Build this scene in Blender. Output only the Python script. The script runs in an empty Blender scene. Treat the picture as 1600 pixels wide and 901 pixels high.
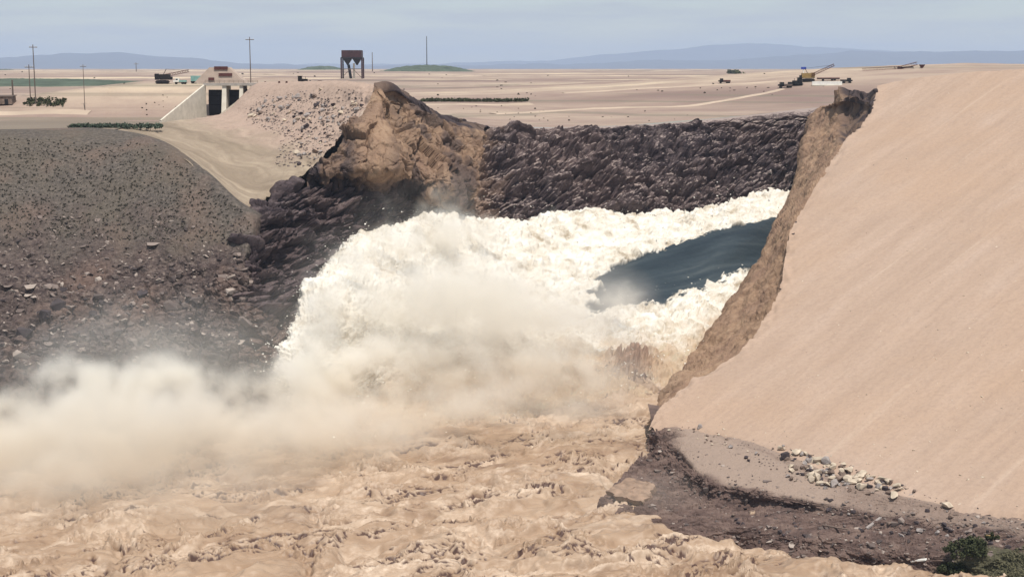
import bpy, bmesh, math, random
import numpy as np
from mathutils import Vector, Matrix

# ------------------------------------------------------------------ camera, sky, sun, exposure
S = bpy.context.scene
COL = S.collection
ZC, F = 100.0, 2200.0
PITCH = math.atan((450.5 - 108.0) / F)
cam_d = bpy.data.cameras.new("camera"); cam = bpy.data.objects.new("camera", cam_d); COL.objects.link(cam)
cam.location = (0, 0, ZC); cam.rotation_euler = (math.pi / 2 - PITCH, 0, 0)
cam_d.sensor_width = 36.0; cam_d.lens = 36.0 * F / 1600.0
cam_d.clip_start = 1.0; cam_d.clip_end = 200000.0
S.camera = cam

SUN_EL, SUN_AZ = math.radians(66), math.radians(160)      # azimuth measured from +Y towards +X
sun_dir = Vector((math.sin(SUN_AZ) * math.cos(SUN_EL), math.cos(SUN_AZ) * math.cos(SUN_EL), math.sin(SUN_EL)))
W = bpy.data.worlds.new("World"); S.world = W; W.use_nodes = True
wn, wl = W.node_tree.nodes, W.node_tree.links
wn.clear()
w_out = wn.new("ShaderNodeOutputWorld"); w_bg = wn.new("ShaderNodeBackground")
sky = wn.new("ShaderNodeTexSky"); sky.sky_type = 'NISHITA'; sky.sun_disc = False
sky.sun_elevation = SUN_EL; sky.sun_rotation = SUN_AZ; sky.altitude = 1600; sky.air_density = 1.2; sky.dust_density = 1.5
w_tc = wn.new("ShaderNodeTexCoord"); w_map = wn.new("ShaderNodeMapping"); w_map.inputs['Scale'].default_value = (5.0, 5.0, 46.0)
w_no = wn.new("ShaderNodeTexNoise"); w_no.inputs['Scale'].default_value = 1.6; w_no.inputs['Detail'].default_value = 6; w_no.inputs['Roughness'].default_value = 0.55
w_ra = wn.new("ShaderNodeValToRGB"); w_ra.color_ramp.elements[0].position = 0.40; w_ra.color_ramp.elements[1].position = 0.60
w_ra.color_ramp.elements[0].color = (0.30, 0.30, 0.30, 1); w_ra.color_ramp.elements[1].color = (0.92, 0.92, 0.92, 1)
w_mx = wn.new("ShaderNodeMix"); w_mx.data_type = 'RGBA'
w_mx.inputs[7].default_value = (4.7, 5.1, 5.35, 1)
wl.new(w_tc.outputs['Generated'], w_map.inputs['Vector']); wl.new(w_map.outputs['Vector'], w_no.inputs['Vector'])
wl.new(w_no.outputs['Fac'], w_ra.inputs['Fac']); wl.new(w_ra.outputs['Color'], w_mx.inputs[0])
wl.new(sky.outputs['Color'], w_mx.inputs[6]); wl.new(w_mx.outputs[2], w_bg.inputs['Color'])
w_bg.inputs['Strength'].default_value = 0.10
wl.new(w_bg.outputs['Background'], w_out.inputs['Surface'])
sd = bpy.data.lights.new("sun", 'SUN'); sd.energy = 4.3; sd.angle = math.radians(0.5); sd.color = (1.0, 0.93, 0.83)
sun = bpy.data.objects.new("sun", sd); COL.objects.link(sun); sun.location = (200, 200, 600)
sun.rotation_euler = (-sun_dir).to_track_quat('-Z', 'Y').to_euler()
S.view_settings.view_transform = 'Standard'; S.view_settings.look = 'None'
S.view_settings.gamma = 1.0; S.view_settings.use_curve_mapping = False; S.view_settings.exposure = 0.10
S.render.engine = 'CYCLES'
S.cycles.max_bounces = 10; S.cycles.diffuse_bounces = 3; S.cycles.glossy_bounces = 2; S.cycles.volume_bounces = 8
S.cycles.volume_step_rate = 1.0; S.cycles.volume_max_steps = 512; S.cycles.use_denoising = True
S.cycles.sample_clamp_indirect = 6.0

rnd = random.Random(7)
RS = np.random.RandomState(11)

# ------------------------------------------------------------------ geometry helpers
def pt(u, v, D):
    a, b = (u - 800.0) / F, (450.5 - v) / F
    cy = math.cos(PITCH) + b * math.sin(PITCH); cz = -math.sin(PITCH) + b * math.cos(PITCH)
    k = D / cy
    return (a * k, D, ZC + cz * k)

_perm = RS.permutation(512).astype(np.int64)
_grad = RS.normal(size=(512, 3)); _grad /= np.linalg.norm(_grad, axis=1)[:, None]
def perlin(P):
    P = np.asarray(P, float); i = np.floor(P).astype(np.int64); f = P - i
    w = f * f * f * (f * (f * 6 - 15) + 10)
    out = 0.0
    for dx in (0, 1):
        for dy in (0, 1):
            for dz in (0, 1):
                h = _perm[(_perm[(_perm[(i[..., 0] + dx) & 511] + i[..., 1] + dy) & 511] + i[..., 2] + dz) & 511]
                g = _grad[h]
                d = g[..., 0] * (f[..., 0] - dx) + g[..., 1] * (f[..., 1] - dy) + g[..., 2] * (f[..., 2] - dz)
                out = out + d * (w[..., 0] if dx else 1 - w[..., 0]) * (w[..., 1] if dy else 1 - w[..., 1]) * (w[..., 2] if dz else 1 - w[..., 2])
    return out * 1.6
def fbm(P, o=4, g=0.5, l=2.03):
    s, a = 0.0, 1.0; P = np.asarray(P, float)
    for k in range(o):
        s = s + a * perlin(P + 17.3 * k); a *= g; P = P * l
    return s
def billow(P, o=4, g=0.5, l=2.03):
    s, a = 0.0, 1.0; P = np.asarray(P, float)
    for k in range(o):
        s = s + a * np.abs(perlin(P + 17.3 * k)); a *= g; P = P * l
    return s
def facet(P, tilt=0.6, seed=0, groove=0.0):
    """blocky rock relief: every Voronoi cell is a tilted plane at its own height"""
    P = np.asarray(P, float); i0 = np.floor(P).astype(np.int64); best = np.full(P.shape[:-1], 9e9); sec = best.copy(); out = np.zeros(P.shape[:-1])
    for dx in (-1, 0, 1):
        for dy in (-1, 0, 1):
            for dz in (-1, 0, 1):
                c = i0 + np.array([dx, dy, dz])
                h = _perm[(_perm[(_perm[(c[..., 0] + seed) & 511] + c[..., 1]) & 511] + c[..., 2]) & 511]
                g = _grad[h]; g2 = _grad[(h * 7 + 13) & 511]
                fpt = c + 0.5 + 0.45 * g; dlt = P - fpt; d = (dlt ** 2).sum(-1)
                val = g2[..., 0] * 0.9 + tilt * (dlt * _grad[(h * 3 + 5) & 511]).sum(-1)
                m = d < best; sec = np.where(m, best, np.minimum(sec, d)); best = np.where(m, d, best); out = np.where(m, val, out)
    return out - groove * (1 - sstep(0.0, 0.16, np.sqrt(sec) - np.sqrt(best)))
def sstep(a, b, x):
    t = np.clip((x - a) / (b - a), 0, 1); return t * t * (3 - 2 * t)

def cr(A, n):
    """Catmull-Rom resample of A along axis 0 to n samples."""
    A = np.asarray(A, float); m = len(A)
    t = np.linspace(0, m - 1, n); i = np.minimum(np.floor(t).astype(int), m - 2); f = t - i
    f = f.reshape((-1,) + (1,) * (A.ndim - 1))
    p1, p2 = A[i], A[i + 1]
    p0 = np.where((i > 0).reshape(f.shape), A[np.maximum(i - 1, 0)], 2 * p1 - p2)
    p3 = np.where((i + 2 < m).reshape(f.shape), A[np.minimum(i + 2, m - 1)], 2 * p2 - p1)
    m1, m2 = (p2 - p0) * 0.5, (p3 - p1) * 0.5
    f2, f3 = f * f, f * f * f
    return (2 * f3 - 3 * f2 + 1) * p1 + (f3 - 2 * f2 + f) * m1 + (-2 * f3 + 3 * f2) * p2 + (f3 - f2) * m2
def loft(rows, nv, nu):
    A = np.array([[(((c[1] - 800) / F * c[2], c[2], float(zg((c[1] - 800) / F * c[2], c[2])) + c[3]) if c[0] == 'g' else pt(*c)) for c in r] for r in rows])
    B = cr(A, nv)
    return np.swapaxes(cr(np.swapaxes(B, 0, 1), nu), 0, 1)
def proj(P):
    P = P.reshape(-1, 3); dz = P[:, 2] - ZC
    dep = P[:, 1] * math.cos(PITCH) - dz * math.sin(PITCH); up = P[:, 1] * math.sin(PITCH) + dz * math.cos(PITCH)
    return np.stack([800 + F * P[:, 0] / dep, 450.5 - F * up / dep], -1)
def normals(P):
    a = np.gradient(P, axis=0); b = np.gradient(P, axis=1)
    n = np.cross(a, b); n /= np.linalg.norm(n, axis=2)[..., None] + 1e-9
    d = (n * (np.array([0, 0, ZC]) - P)).sum(2).mean()
    return n if d > 0 else -n
def link(name, me, mat, parent=None):
    o = bpy.data.objects.new(name, me); COL.objects.link(o)
    if mat is not None: me.materials.append(mat)
    if parent is not None: o.parent = parent
    return o
def grid_obj(name, P, mat, parent=None, smooth=True, attrs=None):
    nv, nu = P.shape[:2]
    idx = np.arange(nv * nu).reshape(nv, nu)
    q = np.stack([idx[:-1, :-1], idx[:-1, 1:], idx[1:, 1:], idx[1:, :-1]], -1).reshape(-1, 4)
    a = P[:-1, 1:] - P[:-1, :-1]; b = P[1:, :-1] - P[:-1, :-1]
    n = np.cross(a, b); d = (n * (np.array([0, 0, ZC + 50]) - P[:-1, :-1])).sum()
    if d < 0: q = q[:, ::-1]
    me = bpy.data.meshes.new(name)
    me.vertices.add(nv * nu); me.vertices.foreach_set("co", P.reshape(-1).astype(np.float32))
    me.loops.add(q.size); me.loops.foreach_set("vertex_index", q.reshape(-1).astype(np.int32))
    me.polygons.add(len(q)); me.polygons.foreach_set("loop_start", np.arange(0, q.size, 4, dtype=np.int32))
    me.polygons.foreach_set("use_smooth", np.full(len(q), smooth))
    for k, v in (attrs or {}).items():
        at = me.attributes.new(k, 'FLOAT', 'POINT'); at.data.foreach_set("value", v.reshape(-1).astype(np.float32))
    me.update(calc_edges=True); me.validate()
    return link(name, me, mat, parent)
def poly_obj(name, V, Fc, mat, parent=None, smooth=False):
    me = bpy.data.meshes.new(name); me.from_pydata([tuple(v) for v in V], [], [tuple(f) for f in Fc]); me.update()
    if smooth: me.polygons.foreach_set("use_smooth", [True] * len(me.polygons))
    return link(name, me, mat, parent)
def bm_obj(name, bm, mat, parent=None, smooth=False):
    bmesh.ops.recalc_face_normals(bm, faces=bm.faces)
    me = bpy.data.meshes.new(name); bm.to_mesh(me); bm.free()
    if smooth: me.polygons.foreach_set("use_smooth", [True] * len(me.polygons))
    return link(name, me, mat, parent)
def box(bm, c, s, rz=0.0, rx=0.0, ry=0.0, bev=0.0):
    r = bmesh.ops.create_cube(bm, size=1.0)
    M = Matrix.Translation(c) @ Matrix.Rotation(rz, 4, 'Z') @ Matrix.Rotation(ry, 4, 'Y') @ Matrix.Rotation(rx, 4, 'X') @ Matrix.Diagonal((s[0], s[1], s[2], 1))
    bmesh.ops.transform(bm, matrix=M, verts=r['verts'])
    if bev:
        es = list({e for v in r['verts'] for e in v.link_edges})
        bmesh.ops.bevel(bm, geom=es, offset=bev, segments=2, affect='EDGES')
def bar(bm, a, b, r, r2=None, n=8):
    a, b = Vector(a), Vector(b); d = b - a
    M = Matrix.Translation((a + b) / 2) @ d.to_track_quat('Z', 'Y').to_matrix().to_4x4()
    bmesh.ops.create_cone(bm, cap_ends=True, segments=n, radius1=r, radius2=r if r2 is None else r2, depth=d.length, matrix=M)
def wheel_bm(c, r, w, n=18):
    bm = bmesh.new(); bar(bm, (c[0], c[1] - w / 2, c[2]), (c[0], c[1] + w / 2, c[2]), r, n=n)
    bmesh.ops.bevel(bm, geom=[e for e in bm.edges], offset=r * 0.08, segments=1, affect='EDGES'); return bm
def tag(o, label, cat, group=None, kind=None):
    if label: o['label'] = label
    if cat: o['category'] = cat
    if group: o['group'] = group
    if kind: o['kind'] = kind
    return o
def struct(o, label, cat, kind='structure'):
    return tag(o, label, cat, None, kind)
def thing(name, loc, label, cat, group=None, rz=0.0):
    o = bpy.data.objects.new(name, None); COL.objects.link(o); o.empty_display_size = 0.5
    o.location = loc; o.rotation_euler = (0, 0, rz)
    return tag(o, label, cat, group)
def copy_tree(o, parent=None):
    c = o.copy(); COL.objects.link(c)
    if parent is not None: c.parent = parent
    for ch in list(o.children): copy_tree(ch, c)
    return c

# ------------------------------------------------------------------ materials
def newmat(name):
    m = bpy.data.materials.new(name); m.use_nodes = True
    nt = m.node_tree; b = nt.nodes['Principled BSDF']; b.inputs['Specular IOR Level'].default_value = 0.2
    return m, nt, b
def plain_mat(name, c, rough=0.7, metal=0.0, var=0.25, scale=1.2):
    m, nt, b = newmat(name); b.inputs['Roughness'].default_value = rough; b.inputs['Metallic'].default_value = metal
    tc = nt.nodes.new('ShaderNodeTexCoord'); no = nt.nodes.new('ShaderNodeTexNoise'); no.inputs['Scale'].default_value = scale; no.inputs['Detail'].default_value = 6
    ra = nt.nodes.new('ShaderNodeValToRGB')
    ra.color_ramp.elements[0].position = 0.3; ra.color_ramp.elements[1].position = 0.7
    ra.color_ramp.elements[0].color = tuple(x * (1 - var) for x in c) + (1,)
    ra.color_ramp.elements[1].color = tuple(min(1, x * (1 + var)) for x in c) + (1,)
    nt.links.new(tc.outputs['Object'], no.inputs['Vector']); nt.links.new(no.outputs['Fac'], ra.inputs['Fac']); nt.links.new(ra.outputs['Color'], b.inputs['Base Color'])
    return m
class NB:
    """small node builder working in world position"""
    def __init__(s, name, rough=0.9):
        s.m, s.nt, s.b = newmat(name); s.b.inputs['Roughness'].default_value = rough
        s.geo = s.nt.nodes.new('ShaderNodeNewGeometry'); s.pos = s.geo.outputs['Position']
    def L(s, a, b): s.nt.links.new(a, b)
    def axes(s, ax, ay, az):
        c = s.nt.nodes.new('ShaderNodeCombineXYZ')
        for k, a in enumerate((ax, ay, az)):
            d = s.nt.nodes.new('ShaderNodeVectorMath'); d.operation = 'DOT_PRODUCT'; d.inputs[1].default_value = a
            s.L(s.pos, d.inputs[0]); s.L(d.outputs['Value'], c.inputs[k])
        return c.outputs[0]
    def noise(s, vec, scale, detail=6, rough=0.55, dist=0.0):
        n = s.nt.nodes.new('ShaderNodeTexNoise'); n.inputs['Scale'].default_value = scale; n.inputs['Detail'].default_value = detail
        n.inputs['Roughness'].default_value = rough; n.inputs['Distortion'].default_value = dist
        s.L(vec, n.inputs['Vector']); return n.outputs['Fac']
    def voro(s, vec, scale, feature='F1', out='Distance'):
        n = s.nt.nodes.new('ShaderNodeTexVoronoi'); n.feature = feature; n.inputs['Scale'].default_value = scale
        s.L(vec, n.inputs['Vector']); return n.outputs[out]
    def attr(s, name):
        n = s.nt.nodes.new('ShaderNodeAttribute'); n.attribute_name = name; return n.outputs['Fac']
    def ramp(s, fac, stops):
        r = s.nt.nodes.new('ShaderNodeValToRGB'); e = r.color_ramp.elements
        while len(e) < len(stops): e.new(0.5)
        for k, (p, c) in enumerate(stops):
            e[k].position = p; e[k].color = (tuple(c) if hasattr(c, '__len__') else (c, c, c)) + (1,)
        s.L(fac, r.inputs['Fac']); return r.outputs['Color']
    def mix(s, fac, a, b, mode='MIX'):
        n = s.nt.nodes.new('ShaderNodeMix'); n.data_type = 'RGBA'; n.blend_type = mode
        for k, x in ((0, fac), (6, a), (7, b)):
            if hasattr(x, 'is_linked'): s.L(x, n.inputs[k])
            elif k == 0: n.inputs[0].default_value = x
            else: n.inputs[k].default_value = tuple(x) + (1,)
        return n.outputs[2]
    def math(s, op, a, b):
        n = s.nt.nodes.new('ShaderNodeMath'); n.operation = op
        for k, x in enumerate((a, b)):
            if hasattr(x, 'is_linked'): s.L(x, n.inputs[k])
            else: n.inputs[k].default_value = x
        return n.outputs[0]
    def bump(s, h, strength, dist):
        n = s.nt.nodes.new('ShaderNodeBump'); n.inputs['Strength'].default_value = strength; n.inputs['Distance'].default_value = dist
        s.L(h, n.inputs['Height']); s.L(n.outputs['Normal'], s.b.inputs['Normal'])
    def done(s, col):
        s.L(col, s.b.inputs['Base Color']); return s.m

X, Y, Z = (1, 0, 0), (0, 1, 0), (0, 0, 1)
def sc(v, k): return tuple(x * k for x in v)
FALL, AXIS = (-0.77, -0.64, 0), (0.64, -0.77, 0)

# desert plain
n = NB("plain_dirt")
st = n.axes(sc(X, 0.0018), sc(Y, 0.0055), sc(Z, 0.01))
c = n.ramp(n.noise(st, 1.0, 7, 0.6), [(0.36, (0.225, 0.165, 0.14)), (0.48, (0.345, 0.262, 0.212)), (0.58, (0.43, 0.34, 0.265)), (0.68, (0.56, 0.46, 0.34))])
c = n.mix(n.ramp(n.noise(n.axes(sc(X, 0.03), sc(Y, 0.05), sc(Z, 0.05)), 1.0, 8, 0.65), [(0.42, 0.0), (0.70, 0.65)]), c, (0.22, 0.15, 0.135))
c = n.mix(n.ramp(n.noise(n.axes(sc(X, 0.0016), sc(Y, 0.0045), (0, 0, 0)), 1.0, 4, 0.5), [(0.58, 0.0), (0.63, 0.8)]), c, (0.64, 0.53, 0.38))
c = n.mix(n.ramp(n.noise(n.axes(sc(X, 0.0009), sc(Y, 0.0032), (0, 0, 0.5)), 1.0, 5, 0.6), [(0.56, 0.0), (0.62, 0.55)]), c, (0.17, 0.155, 0.115))
M_plain = n.done(c)

# downstream dam face
n = NB("dam_fill")
st = n.axes(sc(FALL, 0.022), sc(AXIS, 0.12), sc(Z, 0.03))
c = n.ramp(n.noise(st, 1.0, 7, 0.62), [(0.30, (0.385, 0.280, 0.214)), (0.52, (0.425, 0.313, 0.242)), (0.72, (0.465, 0.35, 0.278))])
c = n.mix(n.ramp(n.noise(n.axes(sc(X, 0.02), sc(Y, 0.02), sc(Z, 0.02)), 1.0, 5), [(0.42, 0.0), (0.62, 0.6)]), c, (0.43, 0.30, 0.215))
c = n.mix(n.ramp(n.noise(n.axes(sc(FALL, 0.006), sc(AXIS, 0.22), (0, 0, 0)), 1.0, 3, 0.5), [(0.63, 0.0), (0.70, 0.35)]), c, (0.53, 0.42, 0.33))
c = n.mix(n.ramp(n.noise(n.axes(sc(FALL, 0.03), sc(AXIS, 0.35), (0, 0, 0.3)), 1.0, 5, 0.65), [(0.56, 0.0), (0.74, 0.35)]), c, (0.30, 0.21, 0.165))
c = n.mix(n.ramp(n.noise(n.pos, 0.9, 8, 0.75), [(0.35, 0.35), (0.55, 0.0)]), c, (0.27, 0.19, 0.155))
n.bump(n.noise(n.axes(sc(FALL, 0.10), sc(AXIS, 0.7), sc(Z, 0.3)), 1.0, 8, 0.7), 0.35, 0.6)
M_dam = n.done(c)

# torn earth of the breach
n = NB("breach_earth")
st = n.axes(sc(X, 0.25), sc(Y, 0.25), sc(Z, 0.05))
c = n.ramp(n.noise(st, 1.0, 8, 0.65, 0.6), [(0.26, (0.17, 0.108, 0.075)), (0.5, (0.30, 0.198, 0.132)), (0.74, (0.385, 0.27, 0.186))])
c = n.mix(n.ramp(n.noise(n.pos, 0.055, 4), [(0.46, 0.0), (0.66, 0.5)]), c, (0.22, 0.140, 0.105))
c = n.mix(n.attr("dark"), c, (0.055, 0.042, 0.045))  # painted shade of cavities and the recessed block, plus darker earth
n.bump(n.noise(n.pos, 0.8, 8, 0.7), 0.6, 1.0)
M_breach = n.done(c)

# basalt of the canyon wall
n = NB("basalt")
st = n.axes(sc(X, 0.10), sc(Y, 0.10), sc(Z, 0.34))
c = n.ramp(n.noise(st, 1.0, 8, 0.7, 0.4), [(0.34, (0.024, 0.018, 0.024)), (0.47, (0.088, 0.066, 0.072)), (0.60, (0.15, 0.116, 0.118)), (0.70, (0.40, 0.33, 0.31))])
c = n.mix(n.ramp(n.noise(n.axes(sc(X, 0.022), sc(Y, 0.022), sc(Z, 0.03)), 1.0, 4), [(0.45, 0.0), (0.72, 0.5)]), c, (0.22, 0.155, 0.14))
dz_ = n.nt.nodes.new('ShaderNodeSeparateXYZ'); n.L(n.geo.outputs['True Normal'], dz_.inputs[0])
c = n.mix(n.ramp(n.math('MULTIPLY', n.math('MULTIPLY', dz_.outputs[2], n.attr("ledge_light")), n.ramp(n.noise(n.pos, 0.7, 6, 0.7), [(0.35, 0.75), (0.65, 1.0)])), [(0.50, 0.0), (0.72, 0.85)]), c, (0.40, 0.325, 0.295))  # upward faces painted paler, as sunlit ledge tops
c = n.mix(n.attr("earth"), c, (0.30, 0.20, 0.14))
n.bump(n.noise(n.pos, 0.9, 8, 0.75), 0.8, 1.2)
M_basalt = n.done(c)

# talus slope on the left
n = NB("talus")
c = n.ramp(n.noise(n.axes(sc(X, 0.55), sc(Y, 0.55), sc(Z, 0.8)), 1.0, 9, 0.72, 0.3), [(0.32, (0.028, 0.021, 0.023)), (0.47, (0.088, 0.066, 0.062)), (0.60, (0.15, 0.115, 0.102)), (0.72, (0.40, 0.33, 0.28))])
up = n.ramp(n.noise(n.pos, 0.9, 9, 0.75), [(0.36, (0.052, 0.045, 0.042)), (0.5, (0.108, 0.092, 0.080)), (0.64, (0.185, 0.155, 0.135))])
up = n.mix(n.ramp(n.noise(n.pos, 0.06, 4), [(0.40, 0.0), (0.65, 0.5)]), up, (0.135, 0.112, 0.085))
c = n.mix(n.attr("upper"), c, up)
c = n.mix(n.ramp(n.noise(n.pos, 0.045, 5), [(0.50, 0.0), (0.70, 0.45)]), c, (0.24, 0.155, 0.12))
n.bump(n.noise(n.pos, 0.9, 8, 0.75), 0.7, 1.0)
M_talus = n.done(c)

# pale embankment fill on the left bank
n = NB("embankment_fill")
rad = n.nt.nodes.new('ShaderNodeVectorMath'); rad.operation = 'DISTANCE'; rad.inputs[1].default_value = (-60, 560, 92); n.L(n.pos, rad.inputs[0])
ring = n.nt.nodes.new('ShaderNodeCombineXYZ')
n2 = n.noise(n.pos, 0.02, 3)
n.L(n.math('MULTIPLY', n.attr("along"), 0.5), ring.inputs[1])
n.L(n.math('ADD', n.math('MULTIPLY', n.attr("down"), 26.0), n.math('MULTIPLY', n2, 5.0)), ring.inputs[0])
c = n.ramp(n.noise(ring.outputs[0], 1.0, 6, 0.65, 0.3), [(0.32, (0.215, 0.17, 0.125)), (0.5, (0.30, 0.24, 0.18)), (0.66, (0.40, 0.325, 0.245))])
c = n.mix(n.attr("pink"), c, (0.42, 0.31, 0.255))
c = n.mix(n.ramp(n.noise(n.pos, 0.35, 8, 0.75), [(0.50, 0.0), (0.72, 0.6)]), c, (0.21, 0.155, 0.125))
n.bump(n.noise(n.pos, 0.8, 8, 0.7), 0.5, 0.8)
M_fill = n.done(c)

# dark gravel bank below the dam
n = NB("river_gravel")
st = n.axes(sc(X, 0.12), sc(Y, 0.18), sc(Z, 0.5))
c = n.ramp(n.noise(st, 1.0, 8, 0.7, 0.5), [(0.30, (0.05, 0.034, 0.032)), (0.5, (0.15, 0.102, 0.088)), (0.68, (0.23, 0.165, 0.138)), (0.8, (0.42, 0.33, 0.26))])
c = n.mix(n.attr("shelf"), c, (0.355, 0.27, 0.22))
c = n.mix(n.attr("grass"), c, (0.105, 0.098, 0.062))
n.bump(n.noise(n.pos, 1.1, 8, 0.75), 0.7, 0.8)
M_gravel = n.done(c)

# muddy river
n = NB("muddy_water", 0.42)
flow = n.axes(sc((0.96, 0.26, 0), 0.05), sc((-0.26, 0.96, 0), 0.14), sc(Z, 0.15))
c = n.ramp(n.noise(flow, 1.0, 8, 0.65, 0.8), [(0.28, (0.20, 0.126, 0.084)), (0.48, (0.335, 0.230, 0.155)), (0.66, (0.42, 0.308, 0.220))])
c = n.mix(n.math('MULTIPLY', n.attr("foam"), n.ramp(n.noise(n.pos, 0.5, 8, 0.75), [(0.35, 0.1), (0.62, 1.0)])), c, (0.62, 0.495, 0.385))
c = n.mix(n.ramp(n.attr("shade_mud"), [(0.15, 0.0), (0.6, 0.95)]), c, (0.085, 0.048, 0.04))  # shade of the wave hollows painted dark brown; also browns the muddy plume
n.b.inputs['Specular IOR Level'].default_value = 0.22; n.b.inputs['Roughness'].default_value = 0.42
n.bump(n.noise(n.axes(sc(X, 0.4), sc(Y, 0.8), sc(Z, 0.8)), 1.0, 6, 0.6), 0.4, 0.5)
M_mud = n.done(c)

# white water and the green chute
n = NB("white_water", 0.75)
c = n.ramp(n.noise(n.pos, 0.14, 7, 0.65), [(0.32, (0.36, 0.30, 0.225)), (0.43, (0.60, 0.555, 0.48)), (0.62, (0.76, 0.74, 0.69))])
c = n.mix(n.attr("mud"), c, (0.44, 0.325, 0.22))
c = n.mix(n.attr("vein"), c, (0.45, 0.38, 0.28))
c = n.mix(n.attr("splash"), c, (0.27, 0.175, 0.13))
streak = n.noise(n.axes(sc((0.80, 0.60, 0), 0.018), sc((-0.60, 0.80, 0), 0.25), sc(Z, 0.1)), 1.0, 6, 0.6)
g = n.ramp(streak, [(0.3, (0.016, 0.026, 0.036)), (0.55, (0.034, 0.048, 0.058)), (0.75, (0.075, 0.09, 0.095))])
c = n.mix(n.attr("chute"), c, g)
n.bump(n.noise(n.pos, 0.5, 8, 0.7), 0.35, 0.8)
n.L(n.ramp(n.attr("chute"), [(0.0, 0.8), (1.0, 0.35)]), n.b.inputs['Roughness'])
M_white = n.done(c)

M_conc = plain_mat("concrete", (0.62, 0.58, 0.50), 0.85, 0, 0.12, 0.4)
M_conc_d = plain_mat("weathered_concrete", (0.36, 0.33, 0.30), 0.85, 0, 0.15, 0.4)
M_gate = plain_mat("gate_steel", (0.05, 0.045, 0.048), 0.6, 0.2, 0.2, 0.5)
M_red = plain_mat("oxide_red_steel", (0.10, 0.038, 0.036), 0.6, 0.1, 0.25, 0.8)
M_wood = plain_mat("weathered_wood", (0.13, 0.10, 0.085), 0.85, 0, 0.25, 0.8)
M_dark = plain_mat("dark_machine_paint", (0.02, 0.018, 0.02), 0.5, 0, 0.3, 1.5)
M_tyre = plain_mat("tyre_rubber", (0.015, 0.015, 0.016), 0.9, 0, 0.2, 3)
M_yellow = plain_mat("worn_yellow_paint", (0.28, 0.19, 0.075), 0.5, 0, 0.2, 1.5)
M_white_p = plain_mat("white_paint", (0.75, 0.74, 0.70), 0.5, 0, 0.08, 1)
M_teal = plain_mat("teal_paint", (0.20, 0.36, 0.34), 0.5, 0, 0.15, 1)
M_blue = plain_mat("blue_paint", (0.03, 0.06, 0.32), 0.5, 0, 0.15, 1)
M_glass = plain_mat("cab_glass", (0.03, 0.035, 0.04), 0.15, 0, 0.1, 1)
M_stone = plain_mat("pale_stone", (0.50, 0.42, 0.33), 0.9, 0, 0.3, 0.8)
M_stone_g = plain_mat("grey_stone", (0.30, 0.265, 0.25), 0.9, 0, 0.35, 0.8)
M_stone_d = plain_mat("dark_basalt_stone", (0.06, 0.048, 0.052), 0.9, 0, 0.4, 0.8)
M_stone_b = plain_mat("brown_stone", (0.19, 0.14, 0.115), 0.9, 0, 0.4, 0.8)
M_leaf = plain_mat("shrub_leaf", (0.055, 0.062, 0.030), 0.8, 0, 0.4, 0.7)
M_leaf_g = plain_mat("field_green", (0.075, 0.098, 0.070), 0.9, 0, 0.35, 0.05)
M_sage = plain_mat("sagebrush", (0.078, 0.07, 0.055), 0.9, 0, 0.35, 0.5)
M_bark = plain_mat("bark", (0.09, 0.065, 0.05), 0.9, 0, 0.2, 2)
M_mount = plain_mat("mountain_rock", (0.045, 0.06, 0.10), 0.95, 0, 0.2, 0.0004)  # aerial blue put into the base colour, on top of the haze volume

# ------------------------------------------------------------------ setting: plain, mountains
TD = [300, 450, 600, 700, 900, 1500, 3000, 8000, 20000, 60000]
TZ = [79.5, 79.3, 78.6, 80.6, 84.0, 90.6, 95.8, 98.4, 99.3, 99.6]
def zg(x, y):
    x = np.asarray(x, float); y = np.asarray(y, float)
    z = np.interp(y, TD, TZ)
    z = z + 19.5 * np.exp(-0.5 * (((x - 300) / 165) ** 2 + ((y - 900) / 165) ** 2))
    z = z - 4.3 * sstep(-60, 40, x) * (1 - sstep(690, 800, y))
    fx = sstep(-310, -165, x) * (1 - sstep(-120, -85, x)); fy = sstep(598, 640, y) * (1 - sstep(760, 980, y))
    z = z + 12.8 * fx * fy
    P = np.stack([x / 300, y / 420, 0 * x + 3.1], -1)
    z = z + (0.6 + 1.7 * sstep(900, 4000, y)) * fbm(P, 4) * sstep(560, 760, y)
    P2 = np.stack([x / 40, y / 40, 0 * x + 9.1], -1)
    return z + 0.45 * fbm(P2, 4) * sstep(520, 640, y) * (1 - sstep(2000, 5000, y))
def ground_hit(u, v, d0=480, d1=20000):
    d = d0
    while d < d1:
        p = pt(u, v, d)
        if p[2] <= float(zg(p[0], p[1])): return (p[0], p[1], float(zg(p[0], p[1])))
        d *= 1.004
    return None
def gz(u, D):
    x = (u - 800) / F * D * 1.0
    return (x, D, float(zg(x, D)))

RIM = [(-900, 460), (-300, 470), (0, 471), (165, 476), (185, 500), (205, 516), (278, 549), (345, 582), (400, 590), (520, 580), (640, 575), (720, 562), (850, 592), (1000, 622), (1130, 647), (1260, 682), (1400, 702), (1700, 720), (2500, 740)]
us = np.linspace(-900, 2500, 520); Dr = np.interp(us, [r[0] for r in RIM], [r[1] for r in RIM])
t = np.linspace(0, 1, 330)[:, None]
Dg = Dr[None, :] * np.exp(t ** 1.25 * np.log(40000 / Dr)[None, :])
Xg = (us[None, :] - 800) / F * Dg
Pg = np.stack([Xg, Dg, zg(Xg, Dg)], -1)
struct(grid_obj("plain", Pg, M_plain), "dry tan desert plain beyond the canyon rim", "ground")

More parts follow.
